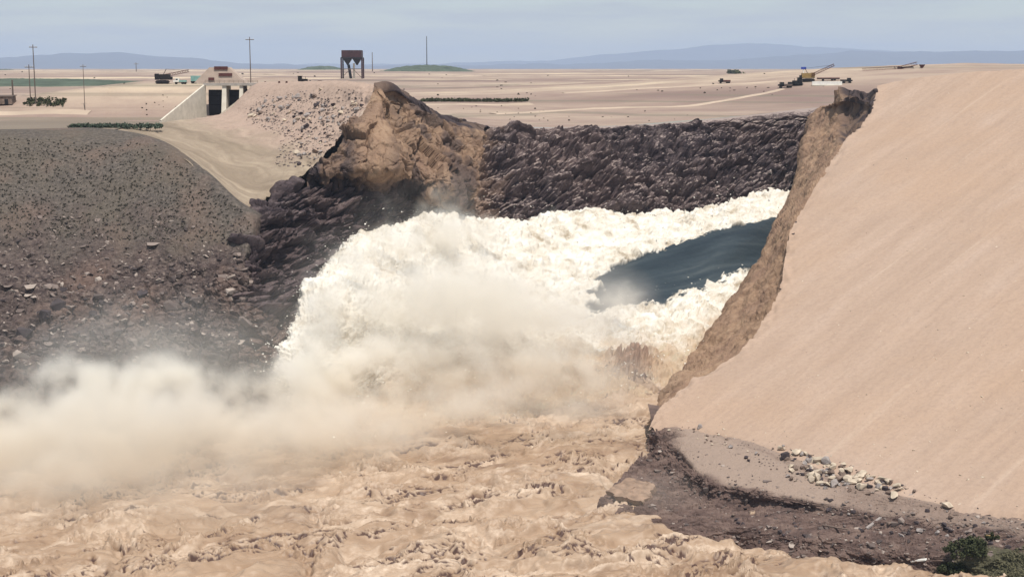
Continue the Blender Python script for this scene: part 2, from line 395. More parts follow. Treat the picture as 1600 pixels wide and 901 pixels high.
def mountains(name, D, prof, seed, lab):
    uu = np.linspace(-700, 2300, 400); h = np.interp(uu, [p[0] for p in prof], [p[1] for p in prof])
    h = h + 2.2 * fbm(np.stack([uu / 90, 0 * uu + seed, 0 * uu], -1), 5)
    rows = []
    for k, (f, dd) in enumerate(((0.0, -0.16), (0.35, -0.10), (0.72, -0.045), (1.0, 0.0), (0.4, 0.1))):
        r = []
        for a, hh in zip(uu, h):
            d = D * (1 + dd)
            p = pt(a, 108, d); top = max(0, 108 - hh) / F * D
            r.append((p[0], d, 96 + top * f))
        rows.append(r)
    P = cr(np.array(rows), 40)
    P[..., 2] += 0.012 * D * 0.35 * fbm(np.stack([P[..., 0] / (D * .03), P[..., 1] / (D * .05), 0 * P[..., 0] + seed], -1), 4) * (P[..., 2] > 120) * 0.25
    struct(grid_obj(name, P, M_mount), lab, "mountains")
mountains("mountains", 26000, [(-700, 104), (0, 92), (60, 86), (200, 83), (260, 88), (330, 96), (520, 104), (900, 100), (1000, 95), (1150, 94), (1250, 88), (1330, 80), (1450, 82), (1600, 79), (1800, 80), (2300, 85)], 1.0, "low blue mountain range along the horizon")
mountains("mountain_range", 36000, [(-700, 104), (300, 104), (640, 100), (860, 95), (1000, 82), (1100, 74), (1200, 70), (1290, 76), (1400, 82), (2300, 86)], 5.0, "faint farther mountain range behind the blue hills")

# ------------------------------------------------------------------ canyon walls
def wall_noise(P, k=1.0):
    Q = P * np.array([0.035, 0.035, 0.10]) * k
    n0 = fbm(Q, 3)
    Q2 = P * np.array([0.05, 0.05, 0.15]) * k
    n1 = fbm(Q2, 4, 0.5)
    st = n1 * 3.5 + P[..., 2] * 0.16 * k; stf = np.floor(st) + sstep(0.55, 1.0, st - np.floor(st)) - P[..., 2] * 0.16 * k
    Q3 = P * np.array([0.13, 0.13, 0.30]) * k
    st2 = fbm(Q3, 3) * 2.5 + P[..., 2] * 0.45 * k; st2f = np.floor(st2) + sstep(0.6, 1.0, st2 - np.floor(st2)) - P[..., 2] * 0.45 * k
    n2 = billow(P * np.array([0.16, 0.16, 0.30]) * k, 4, 0.5)
    return n0, stf / 3.0, n2, st2f

rows = [
 [(330,335,470),('g',400,560,-6),('g',480,600,-4),('g',560,610,-3),('g',640,620,-2),('g',720,600,-4),('g',850,625,-4),('g',1000,655,-4),('g',1130,680,-4),('g',1260,715,-4),('g',1420,740,-4)],
 [(340,335,455),(400,322,448),(480,258,478),(560,228,505),(640,200,525),('g',720,560,-.1),('g',850,589,-.1),('g',1000,619,-.1),('g',1130,644,-.1),('g',1260,679,-.1),('g',1420,699,-.1)],
 [(345,350,440),(402,330,430),(480,282,460),(560,258,488),(640,232,510),(720,206,548),(850,206,580),(1000,204,610),(1130,203,634),(1260,202,668),(1420,202,688)],
 [(350,400,424),(394,385,412),(470,352,442),(550,330,468),(640,300,492),(720,268,524),(850,260,556),(1000,255,586),(1130,250,612),(1260,245,646),(1420,240,664)],
 [(360,470,410),(402,455,398),(470,450,422),(550,425,452),(640,390,478),(720,345,502),(850,340,532),(1000,330,562),(1130,318,586),(1260,300,620),(1420,290,632)],
 [(400,570,396),(445,560,388),(510,545,412),(590,505,440),(670,465,468),(750,415,490),(860,405,518),(1000,392,543),(1130,382,566),(1260,362,594),(1420,342,606)],
 [(440,670,380),(495,660,376),(555,640,398),(620,590,426),(690,550,450),(760,510,466),(870,490,490),(1010,470,518),(1140,460,540),(1270,430,570),(1430,410,580)],
]
P = loft(rows, 330, 900)
n0, n1, n2, n3 = wall_noise(P)
N = normals(P)
tt = np.linspace(0, 1, P.shape[0])[:, None]
fade = 0.12 * sstep(0.15, 0.2, tt) + 0.88 * sstep(0.17, 0.40, tt)
uu_ = 800 + F * P[..., 0] / P[..., 1]
earth = (1 - sstep(0.0, 75.0, np.abs(uu_ - 715) - 8 + 26 * fbm(P / 9.0, 3))) * 0.75
kf = 1 - 0.75 * earth
wq = P + np.array([2.0, 2.0, 0.9]) * np.stack([fbm(P / 11.0 + k * 5.0, 3) for k in range(3)], -1)
fc = 2.6 * facet(wq * np.array([1 / 17., 1 / 17., 1 / 4.2]), 0.5, 0, 0.8) + 1.6 * facet(wq * np.array([1 / 7.5, 1 / 7.5, 1 / 2.2]), 0.55, 31, 0.9) + 0.55 * facet(wq * np.array([1 / 3.2, 1 / 3.2, 1 / 1.2]), 0.7, 77, 0.6)
P2 = P + N * ((2.8 * n0 - 4.2 * n1 - 0.6 * n3 + 1.1 * fc) * fade * kf)[..., None]
struct(grid_obj("canyon_wall", P2, M_basalt, smooth=False, attrs={"earth": np.clip(earth, 0, 1), "ledge_light": 0.35 + 0.65 * sstep(620, 740, uu_)}), "dark jagged basalt wall of the canyon behind the torrent", "cliff")
WALL = P2

rows = [
 [('g',-420,505,-.5),('g',0,505,-.5),('g',170,510,-.5),('g',250,505,-9),(320,280,470),(372,325,458),(408,336,455),(440,336,475)],
 [('g',-420,466,-.1),('g',0,469,-.1),('g',165,474,-.1),(250,219,462),(320,265,444),(372,312,430),(404,332,426),(425,334,446)],
 [(-420,270,445),(0,270,445),(150,270,445),(250,274,440),(318,303,431),(368,347,419),(396,368,413),(418,370,434)],
 [(-420,400,415),(0,400,415),(130,400,415),(230,400,414),(305,405,410),(355,412,405),(386,415,402),(410,412,424)],
 [(-420,520,386),(0,520,386),(130,520,388),(240,520,390),(320,515,390),(375,495,391),(402,468,394),(430,460,414)],
 [(-420,640,360),(0,640,360),(130,640,365),(260,620,372),(350,605,377),(415,585,382),(447,562,384),(480,555,402)],
 [(-420,770,332),(0,770,332),(130,750,342),(270,730,352),(370,710,358),(450,690,363),(490,662,369),(520,650,386)],
]
P = loft(rows, 420, 620); N = normals(P)
tt = np.linspace(0, 1, P.shape[0])[:, None]
upper = 1 - sstep(0.38, 0.52, tt + 0.07 * fbm(P / 14.0, 3))
low = sstep(0.40, 0.75, tt)
n0, n1, n2, n3 = wall_noise(P, 1.1)
rough = billow(P * 0.33, 4, 0.6)
P2 = P + N * (((0.9 * n0 + (0.22 + 0.4 * sstep(0.36, 0.5, tt)) * (rough - 0.6)) * (1 - low) + (2.6 * n0 - 2.0 * n1 - 0.4 * n3 + 1.7 * facet(P * np.array([1 / 9., 1 / 9., 1 / 5.]), 0.7, 9, 0.8) + 0.8 * facet(P * np.array([1 / 3.2, 1 / 3.2, 1 / 2.]), 0.8, 19, 0.8)) * low) * sstep(0.17, 0.27, tt))[..., None]
struct(grid_obj("hillside", P2, M_talus, smooth=False, attrs={"upper": upper + 0 * P[..., 0]}), "dark scrub and talus slope dropping to the river on the left", "hillside")
HILL, HILLT = P2, upper

# ------------------------------------------------------------------ left bank remains of the dam
emb = thing("earth_embankment", pt(500, 200, 500), "pale graded embankment with rubble between the spillway and the torn bank", "embankment")
rows = [
 [(380,150,705),(400,150,690),(440,150,660),(490,150,630),(545,150,600),(600,152,570)],
 [(412,137,660),(400,134,640),(440,132,608),(490,131,574),(545,132,540),(592,139,512)],
 [(414,136,626),(398,133,600),(440,131,572),(490,130,542),(545,131,513),(589,138,494)],
 [(396,161,614),(374,155,586),(418,157,556),(470,160,529),(528,168,504),(571,172,485)],
 [(368,184,604),(347,178,573),(392,190,541),(445,200,513),(498,212,488),(533,213,474)],
 [('g',262,572,-.4),(278,191,546),(345,212,516),(405,236,490),(455,252,467),(488,262,457)],
 [('g',180,540,-.4),(205,201,512),(285,230,486),(346,268,463),(396,300,444),(430,296,444)],
 [('g',140,512,-.4),(165,204.5,490),(250,219,466),(318,262,447),(372,310,432),(404,329,429)],
 [('g',130,492,-.5),(160,214,478),(246,226,456),(312,268,440),(366,316,426),(400,338,422)],
]
P = loft(rows, 300, 260); N = normals(P)
tt = np.linspace(0, 1, P.shape[0])[:, None]
pink = (1 - sstep(0.50, 0.66, tt + 0.05 * fbm(P / 12.0, 3)))
ss_ = np.linspace(0, 1, P.shape[1])[None, :]
edge = sstep(0.80, 1.0, ss_)
P2 = P + N * ((0.35 * fbm(P / 9.0, 5)) + 0.25 * billow(P / 2.5, 3) * pink + 1.0 * edge * fbm(P / 3.5, 4))[..., None]
link_to = lambda o, p: (setattr(o, 'parent', p), setattr(o, 'matrix_parent_inverse', Matrix.Translation(-Vector(p.location))))
o = grid_obj("graded_slope", P2, M_fill, smooth=True, attrs={"pink": np.clip(0.85 * pink + 0 * P[..., 0], 0, 1), "down": tt + 0 * P[..., 0], "along": 4 * ss_ + 0 * P[..., 0]}); link_to(o, emb)
EMB = P2

tb = thing("torn_bank", pt(620, 250, 480), "brown torn earth peak left standing on the far side of the breach", "earth bank")
rows = [
 [(604,150,545),(618,150,548),(636,155,552),(668,172,560),(705,190,572),(775,204,585)],
 [(590,139,508),(606,136,508),(624,142,512),(658,162,522),(694,182,540),(764,196,560)],
 [(585,138,492),(602,135,493),(620,141,498),(654,163,511),(690,184,529),(757,199,548)],
 [(582,150,489),(602,150,489),(626,158,501),(652,172,508),(690,192,522),(760,207,540)],
 [(566,176,483),(594,172,481),(618,185,490),(648,188,499),(690,204,512),(762,222,532)],
 [(528,216,472),(574,215,469),(622,214,472),(654,216,488),(694,232,500),(757,252,518)],
 [(486,262,457),(553,264,459),(627,262,462),(648,262,474),(690,275,482),(745,292,500)],
 [(478,292,462),(548,292,468),(632,288,476),(650,300,480),(690,322,486),(735,336,496)],
 [(478,330,480),(548,330,490),(632,330,498),(655,345,502),(692,368,506),(735,375,512)],
]
P = loft(rows, 300, 300); N = normals(P)
rough = fbm(P / 7.0, 5, 0.55)
terr = np.floor(fbm(P / 6.0 + 3.3, 3) * 4) / 4
flute = fbm(P * np.array([0.22, 0.22, 0.05]), 3)
uu_ = 800 + F * P[..., 0] / P[..., 1]; vv = np.linspace(0, 1, P.shape[0])[:, None]
notch = np.exp(-0.5 * ((uu_ - (612 + 60 * (vv - 0.3))) / 9.0) ** 2) * (1 - sstep(0.52, 0.66, vv)) * sstep(0.2, 0.28, vv)
wq = P + 1.6 * np.stack([fbm(P / 7.0 + k * 5.0, 3) for k in range(3)], -1)
fc = 3.2 * facet(wq * np.array([1 / 12., 1 / 12., 1 / 20.]), 0.55, 41, 0.35) + 1.2 * facet(wq * np.array([1 / 5., 1 / 5., 1 / 7.]), 0.7, 52, 0.5) + 0.45 * facet(wq / 2.2, 0.8, 63)
bulge = np.exp(-0.5 * ((uu_ - (592 + 8 * fbm(P / 15.0, 2))) / 24.0) ** 2)
P2 = P + N * ((0.6 * rough + 1.0 * flute + fc) * (1 - 0.7 * bulge) * (0.25 + 0.75 * sstep(0.30, 0.45, vv)) + 1.6 * bulge - 5.0 * notch)[..., None]
blot = sstep(-0.15, 0.35, fbm(P * np.array([0.10, 0.10, 0.06]) + 5.1, 4)) * (1 - 0.9 * bulge) * 0.6 + 0.12 * (1 - bulge) + 0.30 * (1 - sstep(540, 575, uu_)) * (1 - bulge)  # patches painted dark as shaded cavities, lit bulge left paler
dk = blot + np.clip(sstep(0.80, 0.93, vv + 0.05 * rough) * (1 - sstep(640, 665, uu_)), 0, 0.9) + np.clip((1 - sstep(0.29, 0.33, vv + 0.012 * rough)), 0, 1) * 0.6
o = grid_obj("torn_face", P2, M_breach, smooth=False, attrs={"dark": np.clip(dk, 0, 1)}); link_to(o, tb)

# ------------------------------------------------------------------ right remnant of the dam
def plane_D(u, v):
    a, b = (u - 800.0) / F, (450.5 - v) / F
    cy = math.cos(PITCH) + b * math.sin(PITCH); cz = -math.sin(PITCH) + b * math.cos(PITCH)
    # ZC + cz*k = 8 + (0.77*(a*k - 36.5) + 0.64*(cy*k - 365)) / 2.65
    k = (8 - ZC - (0.77 * 36.5 + 0.64 * 365) / 2.65) / (cz - (0.77 * a + 0.64 * cy) / 2.65)
    return cy * k
dam = thing("earth_dam", pt(1300, 600, 400), "huge smooth tan earth dam slope cut off by the breach on its left side", "dam")
edge_pts = [(1371,134),(1362,172),(1342,200),(1319,222),(1283,278),(1236,360),(1226,410),(1217,455),(1190,505),(1150,553),(1075,598),(1040,628),(1019,656)]
right_pts = [(1960,100),(1960,135),(1960,165),(1960,190),(1960,250),(1960,345),(1960,420),(1960,480),(1960,560),(1960,640),(1960,740),(1960,830),(1960,900)]
# skyline of the crest
sky_prof = [(1371, 134), (1390, 128), (1430, 121), (1500, 113), (1600, 107.5), (1960, 98)]
toe_prof = [(1019, 656), (1100, 668), (1180, 690), (1260, 728), (1350, 762), (1450, 783), (1600, 803), (1960, 860)]
nrow, ncol = 360, 420
el = cr(np.array(edge_pts, float), nrow)
G = np.zeros((nrow, ncol, 3))
for i in range(nrow):
    f = i / (nrow - 1)
    ue, ve = el[i]
    for j in range(ncol):
        s_ = j / (ncol - 1)
        u = ue + (1960 - ue) * s_
        # blend between the crest line and the toe line at the same column fraction
        ut = 1371 + (1960 - 1371) * s_; ub = 1019 + (1960 - 1019) * s_
        vt = np.interp(ut, [p[0] for p in sky_prof], [p[1] for p in sky_prof])
        vb = np.interp(ub, [p[0] for p in toe_prof], [p[1] for p in toe_prof])
        fv = (ve - 134.0) / (656.0 - 134.0)
        G[i, j] = (u, vt + (vb - vt) * fv * 1.0, 0)
PD = np.zeros_like(G)
for i in range(nrow):
    for j in range(ncol):
        u, v, _ = G[i, j]; PD[i, j] = pt(u, v, plane_D(u, v))
N = normals(PD)
a_ = (PD * np.array(FALL)).sum(2); b_ = (PD * np.array(AXIS)).sum(2)
rill = fbm(np.stack([a_ / 60, b_ / 5.0, 0 * a_], -1), 4)
s_ = np.linspace(0, 1, ncol)[None, :]
eg = 1 - sstep(0, 0.03, s_)
PD = PD + N * (0.14 * rill + 0.7 * fbm(PD / 60.0, 3) * (1 - eg) + 0.9 * eg * fbm(PD / 4.0, 4) * sstep(0.02, 0.1, np.linspace(0, 1, nrow))[:, None])[..., None]
# top goes back level as a crest road behind the skyline
back = PD[:1] + np.array([[[18 * 0.77, 18 * 0.64, -0.4]]]); back2 = PD[:1] + np.array([[[70 * 0.77, 70 * 0.64, -14]]])
low1 = PD[-1:] + (PD[-1:] - PD[-2:-1]) * 9.0; low1[..., 2] -= 1.2
PDX = np.concatenate([back2, back, PD, low1], 0)
o = grid_obj("downstream_face", PDX, M_dam, smooth=True); link_to(o, dam)

ep = [pt(u, v, plane_D(u, v)) for u, v in edge_pts]
def mk(c): return pt(*c)
BR = [
 [None,(1340,134,590),(1313,135,600),(1310,137,606),(1306,142,612),(1316,142,650)],
 [pt(1365, 158, plane_D(1365, 158)),(1339,158,580),(1315,158,594),(1308,160,602),(1303,163,610),(1314,163,655)],
 [None,(1338,170,580),(1316,168,596),(1300,168,612),(1281,170,627),(1292,170,668)],
 [None,(1328,200,566),(1316,200,578),(1291,195,605),(1265,190,627),(1272,190,668)],
 [None,(1315,224,535),(1312,226,546),(1286,230,578),(1252,230,606),(1258,230,645)],
 [None,(1278,280,502),(1272,281,512),(1260,286,541),(1241,290,572),(1246,290,610)],
 [None,(1231,362,470),(1226,364,478),(1215,366,500),(1203,368,520),(1210,366,556)],
 [None,(1222,410,450),(1214,410,458),(1200,410,474),(1184,410,490),(1192,408,524)],
 [None,(1210,455,434),(1198,455,442),(1178,455,456),(1152,457,472),(1162,455,505)],
 [None,(1180,505,418),(1168,505,426),(1145,505,440),(1117,505,456),(1128,503,486)],
 [None,(1140,555,402),(1130,556,410),(1108,556,424),(1082,555,440),(1095,552,470)],
 [None,(1072,601,384),(1069,602,388),(1062,600,398),(1050,595,412),(1062,590,440)],
 [None,(1039,632,375),(1038,634,378),(1036,634,386),(1030,630,398),(1040,625,425)],
 [None,(1018,660,365),(1018,662,368),(1017,664,376),(1014,662,386),(1022,658,412)],
]
ep = [(x + 0.64 * 1.6, y - 0.77 * 1.6, z - 1.0) for x, y, z in ep]
ep.insert(1, BR[1][0])
A = np.array([[ep[i] if k == 0 else mk(c) for k, c in enumerate(r)] for i, r in enumerate(BR)])
B = cr(A, 420); P = np.swapaxes(cr(np.swapaxes(B, 0, 1), 160), 0, 1)
N = normals(P)
ss_ = np.linspace(0, 1, P.shape[1])[None, :]; vv = np.linspace(0, 1, P.shape[0])[:, None]
amp = sstep(0.0, 0.06, ss_)
col = fbm(P * np.array([0.16, 0.16, 0.03]), 4)
P2 = P + N * ((1.5 * col + 0.35 * fbm(P / 4.0, 4, 0.5) + 0.35 * np.floor(3 * fbm(P / 9.0, 3)) / 3) * amp - 3.0 * (1 - sstep(0.285, 0.31, vv)) * sstep(0.03, 0.12, ss_) * (1 - sstep(0.40, 0.46, ss_)))[..., None]
dk = (1 - sstep(0.285, 0.32, vv)) * (1 - sstep(0.42, 0.48, ss_)) * (0.55 + 0.4 * sstep(-0.15, 0.25, fbm(P / 6.0, 4)))  # shade of the recessed block put into its colour
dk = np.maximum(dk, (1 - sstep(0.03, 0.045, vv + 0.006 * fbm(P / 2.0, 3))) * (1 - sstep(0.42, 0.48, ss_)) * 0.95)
o = grid_obj("breach_face", P2, M_breach, smooth=False, attrs={"dark": np.clip(dk, 0, 1)}); link_to(o, dam)

# ------------------------------------------------------------------ gravel bank under the dam toe
rows = [
 [(1012,630,384),(1060,640,378),(1150,668,352),(1250,712,330),(1350,752,310),(1450,778,300),(1600,796,290),(1960,850,250)],
 [(1017,655,367),(1062,664,360),(1150,690,341),(1250,732,319),(1350,766,304),(1450,788,293),(1600,806,283),(1960,862,246)],
 [(1014,664,361),(1052,694,346),(1108,742,322),(1225,772,307),(1350,792,296),(1450,808,287),(1600,828,276),(1960,885,241)],
 [(1004,700,357),(1044,742,335),(1110,780,316),(1225,792,306),(1350,806,293),(1450,824,284),(1600,842,272),(1960,900,239)],
 [(978,732,334),(1038,772,318),(1116,808,303),(1228,812,297),(1350,824,288),(1450,842,279),(1600,856,268),(1960,912,237)],
 [(943,766,317),(1045,800,303),(1120,820,295),(1230,832,288),(1350,848,280),(1450,868,272),(1600,872,263),(1960,930,235)],
 [(930,795,308),(1030,835,295),(1115,856,290),(1235,872,283),(1350,890,276),(1450,906,270),(1600,900,260),(1960,960,232)],
 [(930,840,296),(1020,880,284),(1105,905,275),(1235,925,268),(1350,945,262),(1450,960,256),(1600,960,248),(1960,1010,225)],
]
P = loft(rows, 260, 480); N = normals(P)
uu_ = 800 + F * P[..., 0] / P[..., 1]; vv = np.linspace(0, 1, P.shape[0])[:, None]
g = fbm(P / 6.0, 4)
shelf = sstep(1040, 1085, uu_ + 14 * g) * (1 - sstep(1290, 1420, uu_)) * sstep(0.10, 0.16, vv + 0 * uu_) * (1 - sstep(0.275, 0.31, vv + 0.012 * g))
shelf = np.maximum(shelf * 0.95, 0.8 * (1 - sstep(0.12, 0.18, vv + 0.03 * g)) * sstep(1060, 1120, uu_))
shelf = np.maximum(shelf, 0.55 * sstep(1250, 1330, uu_) * (1 - sstep(0.28, 0.42, vv + 0.05 * g)))
grass = sstep(1490, 1560, uu_ + 14 * g - 300 * (0.72 - vv)) * sstep(0.60, 0.68, vv + 0.04 * g)
ter = np.floor(fbm(P * np.array([0.07, 0.16, 0.3]), 3) * 3.2) / 3.2 * 1.4 + 0.5 * np.floor(fbm(P * np.array([0.12, 0.3, 0.5]) + 4, 3) * 3) / 3
scarp = (1 - sstep(1075, 1120, uu_ + 10 * g)) * sstep(0.14, 0.28, vv)
P2 = P + N * ((0.9 * ter - 0.6 * scarp + 0.7 * (billow(P / 3.2, 4, 0.55) - 0.5)) * (1 - 0.8 * shelf) * sstep(0.04, 0.16, vv) + 0.12 * g)[..., None]
struct(grid_obj("riverbank", P2, M_gravel, smooth=False, attrs={"shelf": np.clip(shelf, 0, 1), "grass": np.clip(grass, 0, 1)}), "dark eroded gravel bank at the foot of the dam", "riverbank")
BANK = P2

# ------------------------------------------------------------------ water
ys = 236 + (470 - 236) * np.linspace(0, 1, 700) ** 1.3
tu = np.linspace(-0.50, 0.42, 1000)
Yr = ys[:, None] + 0 * tu[None, :]; Xr = Yr * tu[None, :]
fx_, fy_ = Xr * 0.96 + Yr * 0.26, -Xr * 0.26 + Yr * 0.96
warp = fbm(np.stack([Xr / 28, Yr / 28, 0 * Xr + 5], -1), 3); warp2 = fbm(np.stack([Xr / 9, Yr / 9, 0 * Xr + 15], -1), 3)
def rn(ax, ay, k, o=3, g=0.5): return fbm(np.stack([fx_ / ax + 0.7 * warp, fy_ / ay + 1.0 * warp + 0.35 * warp2, 0 * Xr + k], -1), o, g)
big = rn(34, 15, 1.0); mid = rn(13, 5.5, 2.0, 4, 0.55)
rdg = 1 - np.abs(rn(9, 3.8, 3.0, 2)); rdg2 = 1 - np.abs(rn(4.2, 1.9, 4.0, 3, 0.6))
chop = sstep(-0.35, 0.45, rn(30, 14, 7.0, 3))
near = 1 - 0.35 * sstep(330, 420, Yr)
boil = billow(np.stack([fx_ / 20 + 0.5 * warp, fy_ / 11 + 0.6 * warp, 0 * Xr + 41], -1), 3, 0.45)
Zr = 0.9 + 1.7 * big + 1.1 * mid + 1.5 * (boil - 0.4) + (0.25 + 1.3 * chop) * (rdg ** 3 - 0.35) * 1.1 + 0.55 * chop * (rdg2 ** 3 - 0.3) * 0.9
patch = sstep(0.22, 0.55, rn(17, 7, 11.0, 3))
spout = np.abs(perlin(np.stack([Xr / 2.8, Yr / 2.4, 0 * Xr + 3], -1)))
Zr += patch * sstep(0.62, 0.95, rdg2) * (0.5 + 1.7 * spout)
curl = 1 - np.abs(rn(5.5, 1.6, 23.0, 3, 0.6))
troughs = sstep(0.05, 0.40, rn(19, 6, 11.5, 3)) * sstep(0.72, 0.97, curl) * 0.95 + patch * sstep(0.35, 0.8, 1 - rdg2 + 0.4 * spout) * 0.6  # hollows, lowered below and given painted shade
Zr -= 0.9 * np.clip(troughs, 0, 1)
foam = np.clip(sstep(0.45, 0.95, rdg) * 0.5 * chop + sstep(0.05, 0.5, rn(40, 9, 19.0, 4, 0.6)) * 0.6, 0, 1)
hump = np.exp(-0.5 * (((Xr - 33) / 9) ** 2 + ((Yr - 425) / 8) ** 2))
Zr += hump * (5 + 4 * rdg2 + 3 * spout)
_uv = proj(np.stack([Xr, Yr, Zr], -1)).reshape(Xr.shape + (2,))
_wl = np.interp(_uv[..., 0], [930, 945, 1030, 1115, 1235, 1350, 1600], [740, 770, 812, 846, 866, 884, 900]) + 13 * fbm(np.stack([_uv[..., 0] / 55, _uv[..., 1] / 30, 0 * Xr + 6], -1), 4)
Zr -= 3.2 * sstep(0, 22, _wl - _uv[..., 1]) * sstep(925, 965, _uv[..., 0]) * (1 - sstep(340, 368, Yr))
struct(grid_obj("river", np.stack([Xr, Yr, Zr], -1), M_mud, smooth=True, attrs={"shade_mud": np.clip(troughs + 0.5 * hump, 0, 1), "foam": foam}), "churning tan muddy flood water filling the canyon floor", "water")

rows = [
 [(1290,285,640),(1180,303,600),(1095,325,575),(1000,330,560),(880,336,540),(790,350,520),(700,340,506),(640,352,486),(560,372,460),(500,430,428),(462,490,404),(434,550,390),(420,572,391),(404,625,399)],
 [(1275,294,608),(1172,314,584),(1090,335,562),(1000,338,548),(880,342,527),(790,356,506),(700,338,490),(640,352,470),(560,374,446),(502,430,416),(466,486,398),(440,546,386),(426,568,387),(410,621,395)],
 [(1262,318,590),(1168,335,560),(1090,350,544),(1000,370,527),(890,388,506),(800,398,488),(715,390,468),(650,400,450),(580,420,428),(525,465,404),(490,515,391),(455,565,381),(441,587,382),(425,640,390)],
 [(1250,330,575),(1160,351,545),(1090,369,530),(1005,400,510),(922,436,490),(820,450,466),(740,450,450),(670,455,436),(605,470,418),(550,510,399),(505,550,387),(470,590,376),(456,612,377),(440,665,385)],
 [(1240,365,560),(1150,386,527),(1080,410,513),(1000,440,494),(930,462,476),(840,490,454),(760,490,440),(690,500,427),(620,510,411),(560,545,395),(520,580,384),(480,615,373),(466,637,374),(450,690,382)],
 [(1230,395,540),(1132,432,508),(1062,462,490),(985,482,471),(930,492,460),(850,520,440),(770,525,428),(700,530,418),(635,545,405),(575,570,392),(530,600,382),(490,640,370),(476,662,371),(460,715,379)],
 [(1220,450,505),(1125,480,480),(1070,508,462),(1000,520,452),(940,524,445),(855,540,434),(775,545,424),(705,550,416),(640,560,405),(580,585,391),(535,612,381),(495,655,368),(481,677,369),(465,730,377)],
 [(1210,520,470),(1110,550,447),(1062,570,436),(1000,580,428),(940,580,424),(860,585,420),(780,585,414),(710,590,408),(645,600,398),(590,620,387),(545,640,378),(505,690,362),(491,712,363),(475,765,371)],
 [(1200,600,430),(1110,610,424),(1062,620,418),(1000,630,410),(940,630,408),(860,635,404),(780,635,399),(710,640,393),(645,650,384),(590,668,374),(545,690,366),(505,740,350),(491,762,351),(475,815,359)],
 [(1200,685,418),(1110,695,410),(1062,705,404),(1000,710,396),(940,710,392),(860,715,387),(780,715,382),(710,720,376),(645,735,368),(590,753,358),(545,770,351),(505,815,336),(491,837,337),(475,890,345)],
]
P = loft(rows, 420, 900); N = normals(P)
rr = np.linspace(0, len(rows) - 1, P.shape[0])[:, None] + 0 * P[..., 0]
cc = np.linspace(0, 13, P.shape[1])[None, :] + 0 * P[..., 0]
wob = fbm(P / 7.0, 4); wob2 = fbm(P / 2.5, 3)
fray = fbm(np.stack([cc * 5.0, rr * 14.0, 0 * rr + 4], -1), 4, 0.6)
chute = sstep(2.85, 3.12, rr + 0.14 * wob + 0.08 * wob2 + 0.10 * fray) * (1 - sstep(4.85, 5.12, rr + 0.2 * wob + 0.08 * wob2 + 0.12 * fray)) * (1 - sstep(3.75, 4.25, cc + 0.3 * wob))
chute = sstep(0.35, 0.65, chute)
mud = sstep(5.6, 7.2, rr + 0.6 * wob)
b1 = billow(P / 13.0, 4, 0.45); b2 = fbm(P / 2.2, 4, .6); b3 = fbm(P / 22.0 + 3.7, 3)
fp = np.stack([cc * 2.0 + 0.25 * wob, rr * 4.5 - cc * 0.8 + 0.5 * wob, 0 * rr], -1)
stk = 1 - np.abs(fbm(fp, 4, 0.55)); stk2 = fbm(fp * np.array([1.5, 3.0, 1]) + 9, 4, 0.6)
ampf = np.clip(1 - chute, 0.03, 1)
P2 = P + N * ((2.6 * (b1 - 0.4) + 0.75 * b2 + 2.2 * b3 + 1.3 * (billow(P / 4.5 + 3, 3, 0.55) - 0.4)) * ampf)[..., None]
_uv = proj(P).reshape(P.shape[:2] + (2,)); spl = np.exp(-((_uv[..., 0] - 985) / 38) ** 2 - ((_uv[..., 1] - 572) / 26) ** 2)
spk_ = np.abs(perlin(P / 2.6)) + 0.5 * np.abs(perlin(P / 1.2))
P2 = P2 + N * (spl * (1.0 + 6.0 * spk_))[..., None]; P2[..., 2] += spl * 3.0 * spk_
P2[..., 2] += 0.35 * chute * fbm(P * np.array([0.05, 0.05, 0.2]), 3)
P_TORR, N_TORR, CH_TORR = P2, N, chute
struct(grid_obj("torrent", P2, M_white, smooth=True, attrs={"chute": chute, "mud": np.clip(mud, 0, 1), "splash": np.clip(spl * 1.4 * (0.4 + spk_), 0, 1), "vein": np.clip((1 - chute) * sstep(0.15, 0.7, stk2 - 0.35 * b2) * (0.35 + 0.5 * sstep(4.5, 6.5, rr)), 0, 1)}), "white torrent pouring through the breach with a smooth dark green tongue", "water")

# ------------------------------------------------------------------ surface lookup for things that lie on the ground
class Surf:
    def __init__(s, *Ps):
        s.P = np.concatenate([p.reshape(-1, 3) for p in Ps]); s.uv = proj(s.P)
    def at(s, u, v):
        return s.P[np.argmin(((s.uv - (u, v)) ** 2).sum(1))]
S_toe, S_hill, S_emb = Surf(PD, BANK), Surf(HILL), Surf(EMB)
def inpoly(u, v, poly):
    c = False; j = len(poly) - 1
    for i in range(len(poly)):
        (a, b), (d, e) = poly[i], poly[j]
        if (b > v) != (e > v) and u < (d - a) * (v - b) / (e - b) + a: c = not c
        j = i
    return c
def sample(poly):
    us_, vs_ = [p[0] for p in poly], [p[1] for p in poly]
    while True:
        u, v = rnd.uniform(min(us_), max(us_)), rnd.uniform(min(vs_), max(vs_))
        if inpoly(u, v, poly): return u, v

